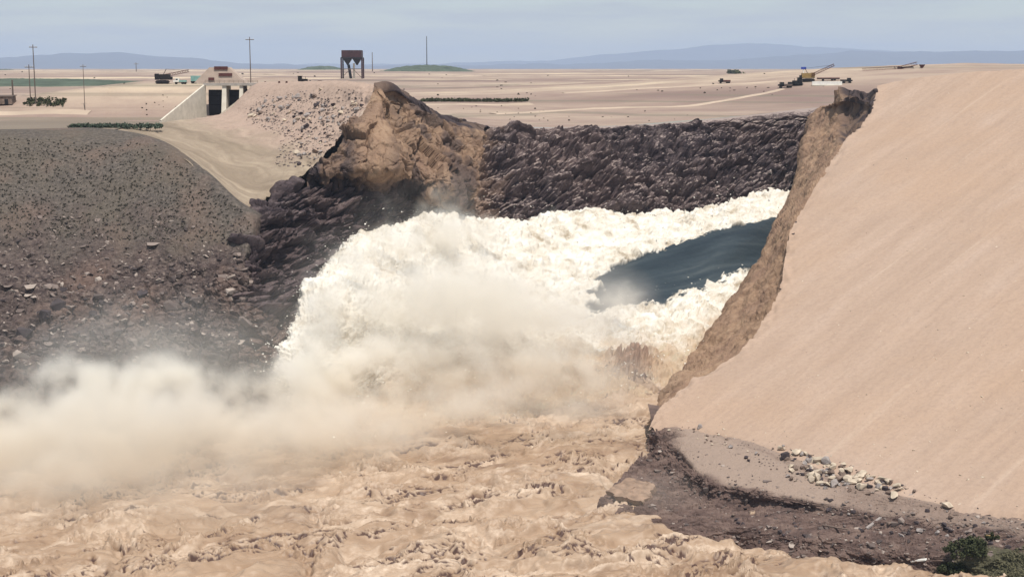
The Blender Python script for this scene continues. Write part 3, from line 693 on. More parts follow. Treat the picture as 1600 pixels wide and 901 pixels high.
# ------------------------------------------------------------------ boulders
def rock_bm(seed, n=18, s=(1, 0.85, 0.7)):
    r = random.Random(seed); bm = bmesh.new()
    for _ in range(n):
        d = Vector((r.gauss(0, 1), r.gauss(0, 1), r.gauss(0, 1))).normalized() * r.uniform(0.82, 1.0)
        bm.verts.new((d.x * s[0], d.y * s[1], d.z * s[2]))
    r_ = bmesh.ops.convex_hull(bm, input=bm.verts)
    bmesh.ops.delete(bm, geom=[v for v in bm.verts if not v.link_faces], context='VERTS')
    bmesh.ops.bevel(bm, geom=list(bm.edges), offset=0.03, segments=1, affect='EDGES')
    return bm
def rock_meshes(name, mat, k0, k=6):
    out = []
    for i in range(k):
        bm = rock_bm(k0 + i, 9 + i, (1, 0.7 + 0.08 * (i % 4), 0.55 + 0.07 * (i % 5)))
        bmesh.ops.recalc_face_normals(bm, faces=bm.faces); me = bpy.data.meshes.new(name); bm.to_mesh(me); bm.free(); me.materials.append(mat); out.append(me)
    return out
RK = {'pale': rock_meshes("boulder", M_stone, 100), 'grey': rock_meshes("boulder", M_stone_g, 200), 'dark': rock_meshes("boulder", M_stone_d, 300), 'brown': rock_meshes("boulder", M_stone_b, 400)}
def rock(name, kind, p, r, label, cat, group=None, sq=1.0, sink=0.25):
    o = bpy.data.objects.new(name, rnd.choice(RK[kind])); COL.objects.link(o)
    o.location = (p[0], p[1], p[2] + r * (0.6 - sink)); o.scale = (r * rnd.uniform(.85, 1.2), r * rnd.uniform(.85, 1.2), r * sq * rnd.uniform(.8, 1.15))
    o.rotation_euler = (rnd.uniform(-.4, .4), rnd.uniform(-.4, .4), rnd.uniform(0, 6.28))
    return tag(o, label, cat, group)
G1 = "riprap boulders at the foot of the dam slope"
core = [(1215,700),(1260,708),(1330,735),(1385,752),(1420,768),(1400,778),(1340,766),(1290,760),(1235,738)]
wide = [(1085,664),(1130,680),(1200,690),(1290,713),(1380,743),(1460,776),(1590,806),(1590,822),(1470,800),(1420,784),(1330,770),(1270,764),(1210,738),(1150,714)]
for i in range(112):
    u, v = sample(core); k = rnd.choice(['pale', 'pale', 'pale', 'grey', 'brown', 'dark'])  # dark ones added to stand for shaded gaps between the stones
    lab = {'dark': "dark stone added as a shaded gap among the riprap at the foot of the dam", 'pale': "pale angular boulder among the riprap at the foot of the dam", 'grey': "grey angular boulder among the riprap at the foot of the dam", 'brown': "brown angular boulder among the riprap at the foot of the dam"}[k]
    rock("boulder", k, S_toe.at(u, v), rnd.choice([0.65, 0.85, 1.05, 1.3, 1.6]), lab, "boulder", G1)
for i in range(72):
    u, v = sample(wide); k = rnd.choice(['pale', 'grey', 'brown', 'dark'])  # dark ones again act as shade between the stones
    lab = {'pale': "pale angular boulder among the riprap at the foot of the dam", 'grey': "grey angular boulder among the riprap at the foot of the dam", 'brown': "brown angular boulder among the riprap at the foot of the dam", 'dark': "dark stone added as a shaded gap among the riprap at the foot of the dam"}[k]
    rock("boulder", k, S_toe.at(u, v), rnd.choice([0.4, 0.5, 0.7, 0.9]), lab, "boulder", G1)
for u, v, r, k, lab in [(1324,752,1.75,'pale',"largest pale boulder at the lower edge of the riprap"), (1282,757,1.3,'pale',"pale block at the lower left corner of the riprap"), (1480,793,1.4,'pale',"pale boulder with dark underside right of the riprap, left one of two"), (1497,791,1.2,'pale',"pale boulder with dark underside right of the riprap, right one of two"), (1446,778,1.15,'pale',"pale flat boulder between the riprap and the two right-hand boulders"), (1388,772,1.2,'brown',"brown flat boulder under the right end of the riprap"), (1300,732,1.2,'pale',"bright pale boulder in the middle of the riprap")]:
    rock("boulder", k, S_toe.at(u, v), r, lab, "boulder")
for i in range(38):
    u, v = rnd.uniform(1040, 1140), 0; v = 655 + (u - 1040) * 0.28 + rnd.uniform(-6, 20)
    rock("boulder", rnd.choice(['pale', 'brown', 'brown']), S_toe.at(u, v), rnd.uniform(0.3, 0.55), "small stone scattered up the dam toe beside the scoured bank", "boulder", "small stones on the dam toe")
for i in range(46):
    u = rnd.uniform(1130, 1600); v = np.interp(u, [1130, 1250, 1350, 1450, 1600], [800, 815, 815, 825, 828]) + rnd.gauss(0, 14)
    k = rnd.choice(['dark', 'dark', 'dark', 'brown', 'grey'])
    rock("boulder", k, S_toe.at(u, v), rnd.uniform(0.45, 1.0), {'dark': "dark boulder lying on the muddy gravel bank", 'brown': "brown boulder lying on the muddy gravel bank", 'grey': "grey boulder lying on the muddy gravel bank"}[k], "boulder", "boulders on the gravel bank")
G2 = "rubble stones on the pale embankment slope"
rub = [(400,165),(440,150),(500,140),(560,142),(570,160),(545,200),(505,240),(480,262),(455,262),(470,215),(420,195),(385,185)]
for i in range(125):
    u, v = sample(rub); k = rnd.choice(['grey', 'dark', 'pale', 'dark', 'brown', 'grey'])
    lab = {'pale': "pale stone in the rubble on the embankment slope", 'grey': "grey stone in the rubble on the embankment slope", 'brown': "brown stone in the rubble on the embankment slope", 'dark': "black stone in the rubble on the embankment slope"}[k]
    rock("rubble_stone", k, S_emb.at(u, v), rnd.choice([0.6, 0.8, 1.0, 1.2, 1.6]), lab, "stone", G2)
for u, v, r, lab in [(90,480,3.4,"biggest black boulder on the lower talus slope, near the left edge"), (222,462,2.6,"black boulder on the talus slope in front of a pale patch"), (38,520,3.2,"dark boulder half in mist below the biggest black one"), (70,492,2.0,"dark boulder touching the lower side of the biggest black one"), (145,490,1.6,"small black boulder between the two big ones on the talus"), (208,478,1.8,"dark boulder just below the black boulder by the pale patch"), (268,492,1.5,"dark boulder on the talus under the reddish ledge")]:
    rock("boulder", 'dark', S_hill.at(u, v), r, lab, "boulder", None, 1.2, 0.5)
S_br = Surf(P2 * 0 + np.array([0, 1, 0]), PD[:, :4])
for u, v, r, lab in [(1361,141,2.0,"black clod jutting from the top corner of the broken dam crest"), (1362,156,0.9,"dark stone on the breach edge just under the crest clod"), (1357,168,1.0,"dark stone on the breach edge, second below the crest clod"), (1242,346,0.7,"dark stone on the rim of the breach halfway down the dam"), (1240,366,0.8,"dark stone below the halfway stone on the breach rim"), (1219,450,0.8,"dark stone low on the breach rim above the torrent")]:
    rock("earth_clod", 'dark', S_br.at(u, v), r, lab, "clod", None, 1.0, 0.6)
pk = pt(605, 136, 500); rock("rock", 'dark', (pk[0], pk[1], pk[2] - 0.3), 1.0, "small black block standing on top of the torn bank peak", "rock", None, 2.0, 0.1)

def scatter(name, pts, rs, mat, templ, flat=True):
    V, Fc, off = [], [], 0
    for p, r in zip(pts, rs):
        tv, tf = templ[rnd.randrange(len(templ))]
        a = rnd.uniform(0, 6.28); ca, sa = math.cos(a), math.sin(a)
        R = np.array([[ca, -sa, 0], [sa, ca, 0], [0, 0, 1]])
        V.append((tv @ R.T) * r * np.array([rnd.uniform(.7, 1.3), rnd.uniform(.7, 1.3), rnd.uniform(.6, 1.2)]) + p)
        Fc += [tuple(i + off for i in f) for f in tf]; off += len(tv)
    return poly_obj(name, np.concatenate(V), Fc, mat)
def rock_templ(k0, k=6):
    out = []
    for i in range(k):
        bm = rock_bm(k0 + i, 10); bm.verts.ensure_lookup_table(); bm.verts.index_update(); bm.faces.ensure_lookup_table()
        bmesh.ops.recalc_face_normals(bm, faces=bm.faces)
        out.append((np.array([v.co[:] for v in bm.verts]), [[v.index for v in f.verts] for f in bm.faces])); bm.free()
    return out
def simple_templ(k0, k=6, n=9):
    out = []
    for i in range(k):
        r = random.Random(k0 + i); bm = bmesh.new()
        for _ in range(n):
            d = Vector((r.gauss(0, 1), r.gauss(0, 1), r.gauss(0, 1))).normalized(); bm.verts.new((d.x, d.y * .85, d.z * .7))
        bmesh.ops.convex_hull(bm, input=bm.verts); bmesh.ops.delete(bm, geom=[v for v in bm.verts if not v.link_faces], context='VERTS')
        bmesh.ops.recalc_face_normals(bm, faces=bm.faces); bm.verts.index_update()
        out.append((np.array([v.co[:] for v in bm.verts]), [[v.index for v in f.verts] for f in bm.faces])); bm.free()
    return out
TP = simple_templ(900)
def island_mat(name, stops):
    n = NB(name); return n.done(n.ramp(n.geo.outputs['Random Per Island'], stops))
M_scree = island_mat("scree_stone", [(0.0, (0.04, 0.033, 0.036)), (0.40, (0.14, 0.11, 0.10)), (0.75, (0.23, 0.185, 0.165)), (0.97, (0.38, 0.32, 0.28))])
hp = [(0,330),(400,345),(395,420),(410,500),(380,560),(0,560)]
pts_, rs_ = [], []
for i in range(1900):
    u, v = sample([(-40,335),(250,330),(390,350),(395,400),(405,470),(420,520),(330,560),(-40,575)]); pts_.append(S_hill.at(u, v)); rs_.append(min(2.4, 0.22 + rnd.expovariate(2.8)) * float(np.interp(v, [330, 420, 560], [0.6, 1.0, 1.3])))
tag(scatter("scree", pts_, rs_, M_scree, TP), "loose mixed pale and dark stones strewn over the lower talus slope", "scree", None, "stuff")
pts_, rs_ = [], []
for i in range(1500):
    u = rnd.uniform(1000, 1640); lo = np.interp(u, [1000, 1100, 1250, 1400, 1640], [668, 705, 772, 792, 812]); hi = np.interp(u, [1000, 1100, 1250, 1400, 1640], [790, 850, 876, 893, 850])
    pts_.append(S_toe.at(u, rnd.uniform(lo, hi))); rs_.append(min(1.1, 0.14 + rnd.expovariate(5.5)))
for i in range(500):
    u, v = sample(wide); pts_.append(S_toe.at(u, v)); rs_.append(rnd.uniform(0.12, 0.35))
tag(scatter("gravel", pts_, rs_, M_scree, TP), "small loose stones covering the eroded gravel bank", "gravel", None, "stuff")
pts_, rs_ = [], []
for i in range(1300):
    u, v = sample([(380,150),(560,135),(570,165),(490,262),(430,260),(440,215),(385,190)]); pts_.append(S_emb.at(u, v)); rs_.append(rnd.uniform(0.25, 0.7))
tag(scatter("rubble", pts_, rs_, M_scree, TP), "small grey rubble between the larger stones of the embankment slope", "rubble", None, "stuff")

# ------------------------------------------------------------------ shrubs
def leaf_mesh(centers, rad, per, size, seed):
    r = np.random.RandomState(seed); n = len(centers) * per
    c = np.repeat(np.asarray(centers, float), per, 0); rr_ = np.repeat(np.asarray(rad, float), per)[:, None]
    d = r.normal(size=(n, 3)); d /= np.linalg.norm(d, axis=1)[:, None]; p = c + d * rr_ * r.uniform(0.35, 1.0, (n, 1))
    a = r.normal(size=(n, 3)); a /= np.linalg.norm(a, axis=1)[:, None]; b = np.cross(a, r.normal(size=(n, 3))); b /= np.linalg.norm(b, axis=1)[:, None]
    s = size * r.uniform(0.6, 1.4, (n, 1))
    V = np.stack([p - a * s, p + b * s * .55, p + a * s, p - b * s * .55], 1).reshape(-1, 3)
    return V, np.arange(n * 4).reshape(-1, 4)
def shrub(name, base, w, d, h, nclump, per, leaf, label, cat, mat=None, group=None, seed=0, stems=True):
    root = thing(name, base, label, cat, group); r = random.Random(seed)
    cs, rs = [], []
    for _ in range(nclump):
        t_, q = r.uniform(0, 6.28), math.sqrt(r.random()); hh = r.uniform(0.25, 1.0) * (1 - 0.45 * q)
        cs.append((math.cos(t_) * q * w / 2, math.sin(t_) * q * d / 2, hh * h)); rs.append(r.uniform(0.14, 0.26) * h)
    V, Fc = leaf_mesh(cs, rs, per, leaf, seed)
    poly_obj("foliage", V, Fc, mat or M_leaf, root)
    if stems:
        bm = bmesh.new()
        for c in cs[:14]: bar(bm, (c[0] * 0.15, c[1] * 0.15, -0.3), c, 0.06 * h / 3, 0.02, 6)
        bm_obj("stem", bm, M_bark, root)
    return root
shrub("bush", S_toe.at(1510, 868), 8.5, 5, 4.2, 46, 110, 0.24, "dark olive bush at the water edge in the lower right corner", "bush", seed=1)
shrub("bush", S_toe.at(1488, 896), 5.5, 3.5, 2.8, 30, 90, 0.22, "darker low bush cut by the bottom edge below the olive one", "bush", seed=2)
shrub("bush", S_toe.at(1552, 842), 3.0, 2.0, 1.5, 16, 70, 0.18, "small dark bush by the black boulders on the gravel bank", "bush", seed=3)
pts_, rs_ = [], []
TL = []
for i in range(4):
    V, Fc = leaf_mesh([(0, 0, .3), (.4, .1, .3), (-.3, -.2, .35)], [.5, .4, .4], 9, 0.32, 50 + i); TL.append((V, [list(f) for f in Fc]))
for i in range(2400):
    u, v = sample([(-60,214),(240,225),(370,320),(395,350),(380,380),(-60,370)]); pts_.append(S_hill.at(u, v)); rs_.append(rnd.uniform(0.22, 0.6))
tag(scatter("sagebrush", pts_, rs_, M_sage, TL), "grey-olive sagebrush dotting the upper slope on the left", "scrub", None, "stuff")
# grass on the knoll in the lower right corner
V0, F0 = [], []
pts_, rs_ = [], []
for i in range(1500):
    u, v = rnd.uniform(1500, 1660), rnd.uniform(850, 925)
    if v < 905 - (u - 1500) * 0.55: continue
    pts_.append(S_toe.at(u, v)); rs_.append(rnd.uniform(0.3, 0.6))
M_grass = plain_mat("dry_grass", (0.15, 0.14, 0.085), 0.9, 0, 0.35, 0.4)
tag(scatter("grass", pts_, rs_, M_grass, TL), "grey-green grass on the knoll in the lower right corner", "grass", None, "stuff")
# green strips on the plain
def strip(name, pts, w, h, n, leaf, label, cat, mat, seed):
    r = random.Random(seed); cs, rs = [], []; b = pts[0]
    for _ in range(n):
        k = r.random() * (len(pts) - 1); i = min(int(k), len(pts) - 2); f = k - i
        x = pts[i][0] * (1 - f) + pts[i + 1][0] * f; y = pts[i][1] * (1 - f) + pts[i + 1][1] * f + r.uniform(-w, w) / 2
        cs.append((x - b[0], y - b[1], float(zg(x, y)) - b[2] + h * r.uniform(0.2, 0.7))); rs.append(h * r.uniform(0.4, 0.7))
    V, Fc = leaf_mesh(cs, rs, 14, leaf, seed)
    root = thing(name, b, label, cat); poly_obj("foliage", V, Fc, mat, root)
    bm = bmesh.new()
    for c in cs[::6]: bar(bm, (c[0], c[1], c[2] - h), c, 0.12, 0.05, 5)
    bm_obj("stem", bm, M_bark, root); return root
def gh(u, v): return ground_hit(u, v)
strip("hedge", [gh(658, 159), gh(740, 159.5), gh(825, 159)], 5, 1.6, 300, 0.5, "thin dark green hedge line on the plain beyond the torn bank", "hedge", M_leaf, 5)
strip("hedge", [gh(112, 201), gh(170, 200), gh(250, 200)], 6, 1.5, 240, 0.45, "dark green hedge along the canyon rim above the scrub slope", "hedge", M_leaf_g, 6)
strip("hedge", [gh(40, 163), gh(70, 163), gh(103, 163)], 7, 1.3, 110, 0.45, "short dark hedge around the foot of the tall poles at left", "hedge", M_leaf, 8)
strip("tree_row", [gh(1138, 115.5), gh(1150, 115.5), gh(1166, 115.5)], 20, 6, 60, 1.8, "tiny dark clump of trees on the skyline left of the yellow crane", "trees", M_leaf, 9)
uu_ = np.linspace(-500, 232, 160); vv_ = np.linspace(0, 1, 24)
Pf = np.zeros((24, 160, 3))
for j, u in enumerate(uu_):
    d0 = 1130 + 0.12 * max(0, u); d1 = 1420 + 50 * math.sin(u / 60.0) - 0.6 * max(0, u - 40)
    for i, f in enumerate(vv_):
        y = d0 + (d1 - d0) * f; x = (u - 800) / F * y; Pf[i, j] = (x, y, 0)
Pf[..., 2] = zg(Pf[..., 0], Pf[..., 1]) - 0.5 + np.sin(np.pi * vv_)[:, None] ** 0.5 * 2.4 + 0.8 * billow(np.stack([Pf[..., 0] / 6, Pf[..., 1] / 9, 0 * Pf[..., 0]], -1), 3)
struct(grid_obj("field", Pf, M_leaf_g), "green irrigated crop strip across the plain at left", "field")
def knoll(name, u0, u1, vtop, D, label):
    xs = np.linspace((u0 - 800) / F * D, (u1 - 800) / F * D, 140); yy = np.linspace(D - 120, D + 120, 30)
    Xk, Yk = np.meshgrid(xs, yy); f = 1 - np.abs((Xk - xs.mean()) / (np.ptp(xs) / 2)) ** 2.4; g_ = 1 - ((Yk - D) / 120) ** 2
    zt = ZC + (108 - vtop) / F * D; Zk = zg(Xk, Yk) - 1.0 + (zt - 96) * np.clip(f, 0, 1) * np.clip(g_, 0, 1) + 1.6 * fbm(np.stack([Xk / 14, Yk / 30, 0 * Xk + D], -1), 4) * (f > 0.02)
    struct(grid_obj(name, np.stack([Xk, Yk, Zk], -1), M_leaf_g, smooth=False), label, "hill")
knoll("hill", 598, 742, 101.5, 2900, "low dark green knoll on the skyline right of the tower")
knoll("hill", -260, 48, 106.0, 4200, "dark green rise on the skyline at the left edge")
knoll("hill", 470, 545, 103.5, 4000, "low dark rise on the skyline left of the tower")

# ------------------------------------------------------------------ poles
def pole(u, vb, vt, r, arm, label, D=None, name="utility_pole", cat="pole", group=None, mat=None):
    b = gh(u, vb) if D is None else (pt(u, vb, D))
    top = pt(u, vt, b[1])[2]; h = top - b[2] + 0.6
    root = thing(name, (b[0], b[1], b[2] - 0.6), label, cat, group)
    bm = bmesh.new(); bar(bm, (0, 0, 0), (0, 0, h), r, r * 0.65, 10); bm_obj("shaft", bm, mat or M_wood, root)
    if arm:
        bm = bmesh.new(); box(bm, (0, r + 0.02, h - 0.7 * arm), (2.2 * arm, 0.14 * arm, 0.18 * arm)); ca = bm_obj("crossarm", bm, mat or M_wood, root)
        for sx in (-0.9, -0.35, 0.35, 0.9):
            bm = bmesh.new(); bar(bm, (sx * arm, r + .02, h - 0.6 * arm), (sx * arm, r + .02, h - 0.32 * arm), 0.06 * arm, 0.04 * arm, 6); bm_obj("insulator", bm, M_white_p, ca)
    return root
pole(56, 163, 70, 0.26, 1.6, "tallest thin pole rising from the short hedge at left")
pole(48, 161, 101, 0.24, 1.7, "shorter pole with crossarm just left of the tallest hedge pole")
pole(21, 164, 125, 0.45, 0, "thick dark post on the plain near the left edge")
pole(133, 176, 101, 0.16, 1.2, "faint thin pole on the open plain right of the hedge")
pole(213, 112, 98, 0.8, 4, "distant tiny pole on the skyline left of the machinery")
pole(392, 133, 58, 0.24, 1.7, "pole with crossarm standing beside the spillway gates", 640)
pole(582, 112, 82, 0.9, 0, "thin distant pole just right of the hopper tower")
pole(667, 106, 57, 1.0, 0, "tall thin mast on the dark green knoll", 2900, "radio_mast", "mast", None, M_gate)
# low red-brown shed and rail at the far left edge
b = gh(8, 163); sh = thing("shed", b, "low maroon shed beside the thick dark post at the left edge", "shed")
bm = bmesh.new(); box(bm, (0, 0, 1.7), (8, 5, 3.4)); bm_obj("wall", bm, M_stone_b, sh)
bm = bmesh.new(); box(bm, (0, 0, 3.6), (8.8, 5.8, 0.3), 0, 0.08); bm_obj("roof", bm, M_wood, sh)
bm = bmesh.new(); box(bm, (1.5, -2.53, 1.1), (1.6, 0.1, 2.2)); bm_obj("door", bm, M_dark, sh)

# ------------------------------------------------------------------ spillway
D0 = 602.0
sx0, sx1 = pt(322, 150, D0)[0], pt(404, 150, D0)[0]
zb, zt = pt(340, 181, D0)[2] - 2.0, pt(340, 134, D0)[2]
sp = thing("spillway", (sx0, D0, zb), "pale concrete spillway with three dark gate openings and a sloping side wall", "spillway")
Wd, Ht = sx1 - sx0, zt - zb
U = lambda u: (u - 322) / (404 - 322) * Wd
piers = [(348, 354.5), (375, 380.5), (399, 404)]
for a, b in piers:
    bm = bmesh.new(); V = []
    x0, x1 = U(a), U(b)
    # pier with a battered nose leaning out at the bottom
    pts4 = [(x0, -0.5, Ht), (x1, -0.5, Ht), (x1 + 0.2, -4.0, 0), (x0 - 0.2, -4.0, 0), (x0, 9, Ht), (x1, 9, Ht), (x1, 9, 0), (x0, 9, 0)]
    poly_obj("pier", pts4, [(0, 1, 2, 3), (5, 4, 7, 6), (4, 0, 3, 7), (1, 5, 6, 2), (4, 5, 1, 0), (3, 2, 6, 7)], M_conc, sp)
for a, b in ((322, 348), (354.5, 375), (380.5, 399)):
    g_ = bmesh.new(); x0, x1 = U(a) + 0.05, U(b) - 0.05
    nseg = 10; vs = []
    for k in range(nseg + 1):
        an = -0.5 + 1.0 * k / nseg
        vs.append([g_.verts.new((x, 6.0 - 1.6 * math.cos(an * 1.8), Ht * (0.02 + 0.86 * k / nseg))) for x in (x0, x1)])
    for k in range(nseg): g_.faces.new((vs[k][0], vs[k][1], vs[k + 1][1], vs[k + 1][0]))
    bmesh.ops.solidify(g_, geom=list(g_.faces), thickness=0.3)
    gt = bm_obj("gate", g_, M_gate, sp)
    bm = bmesh.new()
    for k in range(3): box(bm, ((x0 + x1) / 2, 4.15, Ht * (0.2 + 0.25 * k)), (x1 - x0 - 0.2, 0.25, 0.3))
    bm_obj("rib", bm, M_dark, gt)
bm = bmesh.new(); box(bm, (Wd / 2, 4.2, Ht + 0.55), (Wd + 1.5, 11, 1.1)); bm_obj("deck", bm, M_conc_d, sp)
bm = bmesh.new()
for k in range(12): bar(bm, (Wd * k / 11, -1.1, Ht + 1.1), (Wd * k / 11, -1.1, Ht + 2.2), 0.06, n=6)
bar(bm, (0, -1.1, Ht + 2.2), (Wd, -1.1, Ht + 2.2), 0.06, n=6); bar(bm, (0, -1.1, Ht + 1.6), (Wd, -1.1, Ht + 1.6), 0.05, n=6)
bm_obj("railing", bm, M_wood, sp)
# sloping side wall from the abutment down to the channel floor
A0 = Vector((sx0, D0, zt + 0.2)); A1 = Vector(pt(252, 183, 560)); A1.z = zb + 1.2
th = 0.9
def wall_prism(a, b, zbot, nrm, th, name, mat):
    V = [a, b, Vector((b.x, b.y, zbot)), Vector((a.x, a.y, zbot))]; V2 = [v - nrm * th for v in V]
    VV = [v - Vector(sp.location) for v in V + V2]
    return poly_obj(name, VV, [(0, 1, 2, 3), (7, 6, 5, 4), (0, 4, 5, 1), (1, 5, 6, 2), (2, 6, 7, 3), (3, 7, 4, 0)], mat, sp)
nr = Vector((-(A1 - A0).y, (A1 - A0).x, 0)).normalized(); nr = nr if nr.x > 0 else -nr
wall_prism(A0, A1, zb - 1.5, nr, th, "side_wall", M_conc)
wl_ = (A1 - A0); cp = bmesh.new(); bar(cp, A0 - Vector(sp.location) + Vector((-.4, 0, .15)), A1 - Vector(sp.location) + Vector((-.4, 0, .15)), 0.45, n=6); bm_obj("coping", cp, M_conc, sp)
B0 = Vector(pt(403, 133.5, 598)); B1 = Vector(pt(343, 180, 574))
wall_prism(B0, B1, zb - 1.5, Vector((0.3, 0.95, 0)), 0.8, "side_wall", M_conc)
# hoist house on the deck
hh = bmesh.new(); hx0, hx1 = U(302), U(384); z0 = Ht + 1.1
tz = pt(340, 105.5, D0 + 6)[2] - zb
M_hoist = plain_mat("hoist_concrete", (0.42, 0.335, 0.28), 0.9, 0, 0.12, 0.4)
V = [(hx0, 2, z0), (hx1, 2, z0), (hx1, 10, z0), (hx0, 10, z0), (U(326), 3, tz), (U(356), 3, tz), (U(356), 9, tz), (U(326), 9, tz)]
ho = poly_obj("hoist_house", V, [(0, 1, 5, 4), (1, 2, 6, 5), (2, 3, 7, 6), (3, 0, 4, 7), (4, 5, 6, 7)], M_hoist, sp)
for (ua, ub, va, vb_) in ((334, 355, 104, 109), (341, 362, 114.5, 119), (325, 334, 121.5, 126)):
    za, zb2 = pt(340, vb_, D0)[2] - zb, pt(340, va, D0)[2] - zb
    f0 = (za - z0) / (tz - z0)
    bm = bmesh.new(); box(bm, ((U(ua) + U(ub)) / 2, 2 + f0 * 1.0 - 0.1, (za + zb2) / 2), (U(ub) - U(ua), 0.7, zb2 - za)); bm_obj("window", bm, M_red, ho)

# ------------------------------------------------------------------ machines (local x = length, y = depth, front towards -y)
def P_(name, root, mat, fn, smooth=False):
    bm = bmesh.new(); fn(bm); return bm_obj(name, bm, mat, root, smooth)
def wheels(root, xs, ys, r, w):
    for x in xs:
        for y in ys:
            wb = bm_obj("wheel", wheel_bm((x, y, r), r, w), M_tyre, root)
            bm = bmesh.new(); bar(bm, (x, y - w * .55, r), (x, y + w * .55, r), r * .45, n=10); bm_obj("hub", bm, M_gate, wb)
def truck(loc, rz, L_, body, cabm, label, bed="box", group=None, cat="truck", s=1.0):
    t = thing("truck", loc, label, cat, group, rz); t.scale = (s, s, s)
    P_("chassis", t, M_dark, lambda b: box(b, (0, 0, 0.85), (L_, 1.1, 0.35)))
    P_("cab", t, cabm, lambda b: (box(b, (-L_ / 2 + 0.9, 0, 1.9), (1.8, 2.3, 1.8), bev=0.15), box(b, (-L_ / 2 - 0.4, 0, 1.35), (1.0, 1.9, 0.8), bev=0.12)))
    P_("windscreen", t, M_glass, lambda b: (box(b, (-L_ / 2 - 0.02, 0, 2.25), (0.06, 1.9, 0.7)), box(b, (-L_ / 2 + 0.8, -1.16, 2.25), (1.0, 0.05, 0.65))))
    if bed == "box": P_("cargo_box", t, body, lambda b: box(b, (0.9, 0, 2.25), (L_ - 2.2, 2.45, 2.4), bev=0.05))
    else: P_("flatbed", t, body, lambda b: (box(b, (0.9, 0, 1.2), (L_ - 2.0, 2.4, 0.22)), box(b, (0.9, 1.15, 1.6), (L_ - 2.0, 0.1, 0.6)), box(b, (0.9, -1.15, 1.6), (L_ - 2.0, 0.1, 0.6))))
    wheels(t, (-L_ / 2 + 0.4, L_ / 2 - 1.9, L_ / 2 - 0.8), (-0.95, 0.95), 0.52, 0.35)
    return t
def dozer(loc, rz, label, mat, s=1.0):
    t = thing("bulldozer", loc, label, "bulldozer", None, rz); t.scale = (s, s, s)
    P_("body", t, mat, lambda b: (box(b, (-0.6, 0, 1.45), (2.4, 1.3, 1.1), bev=0.1), bar(b, (-1.0, 0.3, 2.0), (-1.0, 0.3, 2.9), 0.08)))
    P_("cab", t, mat, lambda b: (box(b, (1.2, 0, 2.0), (1.5, 1.7, 2.1), bev=0.1), box(b, (1.2, 0, 3.1), (1.9, 2.0, 0.12))))
    for y in (-1.1, 1.1):
        P_("track", t, M_tyre, lambda b: box(b, (0.1, y, 0.6), (4.2, 0.55, 1.15), bev=0.4))
    bl = P_("blade", t, mat, lambda b: box(b, (-2.9, 0, 0.75), (0.25, 3.6, 1.4), 0, 0, 0.15))
    P_("push_arm", t, M_dark, lambda b: (bar(b, (-2.8, -1.5, 0.6), (0.2, -1.45, 0.6), 0.12), bar(b, (-2.8, 1.5, 0.6), (0.2, 1.45, 0.6), 0.12)))
    return t
def lattice(b, a, c, w, n):
    a, c = Vector(a), Vector(c); d = (c - a); u_ = Vector((0, 1, 0)); v_ = d.cross(u_).normalized()
    cor = [(u_ * i + v_ * j) * w / 2 for i, j in ((1, 1), (1, -1), (-1, -1), (-1, 1))]
    for k in cor: bar(b, a + k, c + k, 0.09 * max(1, w), n=5)
    for k in range(n):
        for m in range(4):
            bar(b, a + d * (k / n) + cor[m], a + d * ((k + 1) / n) + cor[(m + 1) % 4], 0.05, n=4)
def crane(loc, rz, label, mat, boom_to, s=1.0, bl=12, tracked=True):
    t = thing("crane", loc, label, "crane", None, rz); t.scale = (s, s, s)
    P_("undercarriage", t, M_dark, lambda b: (box(b, (0, -1.3, 0.6), (4.6, 0.7, 1.15), bev=0.3), box(b, (0, 1.3, 0.6), (4.6, 0.7, 1.15), bev=0.3), box(b, (0, 0, 0.9), (2.4, 2.2, 0.7))))
    P_("engine_house", t, mat, lambda b: box(b, (0.9, 0, 2.3), (3.6, 2.8, 1.9), bev=0.12))
    cb = P_("cab", t, mat, lambda b: box(b, (-1.7, -0.8, 2.4), (1.5, 1.2, 2.1), bev=0.1))
    P_("window", cb, M_glass, lambda b: box(b, (-2.47, -0.8, 2.8), (0.06, 1.0, 0.9)))
    P_("counterweight", t, M_dark, lambda b: box(b, (3.0, 0, 1.9), (0.8, 2.9, 1.1), bev=0.1))
    P_("boom", t, M_red, lambda b: lattice(b, (-1.0, 0.2, 2.4), boom_to, 0.8, bl))
    P_("mast", t, M_dark, lambda b: (bar(b, (0.4, 0.2, 3.2), (1.4, 0.2, 5.0), 0.1), bar(b, (1.4, 0.2, 5.0), boom_to, 0.04, n=4)))
    return t
def on(u, v, D=None):
    return gh(u, v) if D is None else (pt(u, v, D)[0], D, float(zg(pt(u, v, D)[0], D)))
crane(gh(254, 131.5), 0.15, "dark crane with long level boom left of the spillway", M_dark, (9.0, 0.2, 4.4), 1.35)
truck(gh(283, 132), 0.1, 5.2, M_teal, M_white_p, "small teal and white truck right of the dark crane", "flat", s=1.0)
truck(gh(310, 131), math.pi, 6.6, M_teal, M_dark, "pale teal box truck with dark cab beside the hoist house", "box", s=1.05)
def emb_at(u, v): p = S_emb.at(u, v); return (p[0], p[1], p[2])
q = emb_at(474, 131.5); dozer((q[0], q[1], q[2]), math.pi, "black bulldozer parked on the crest road above the rubble slope", M_dark, 1.05)
q = emb_at(500, 131.5); gtr = thing("generator", q, "small dark maroon generator trailer right of the black bulldozer", "generator")
P_("housing", gtr, M_red, lambda b: box(b, (0, 0, 0.95), (1.9, 1.1, 0.9), bev=0.1)); P_("drawbar", gtr, M_dark, lambda b: bar(b, (0.9, 0, 0.55), (2.2, 0, 0.4), 0.06)); wheels(gtr, (0,), (-0.6, 0.6), 0.35, 0.2)
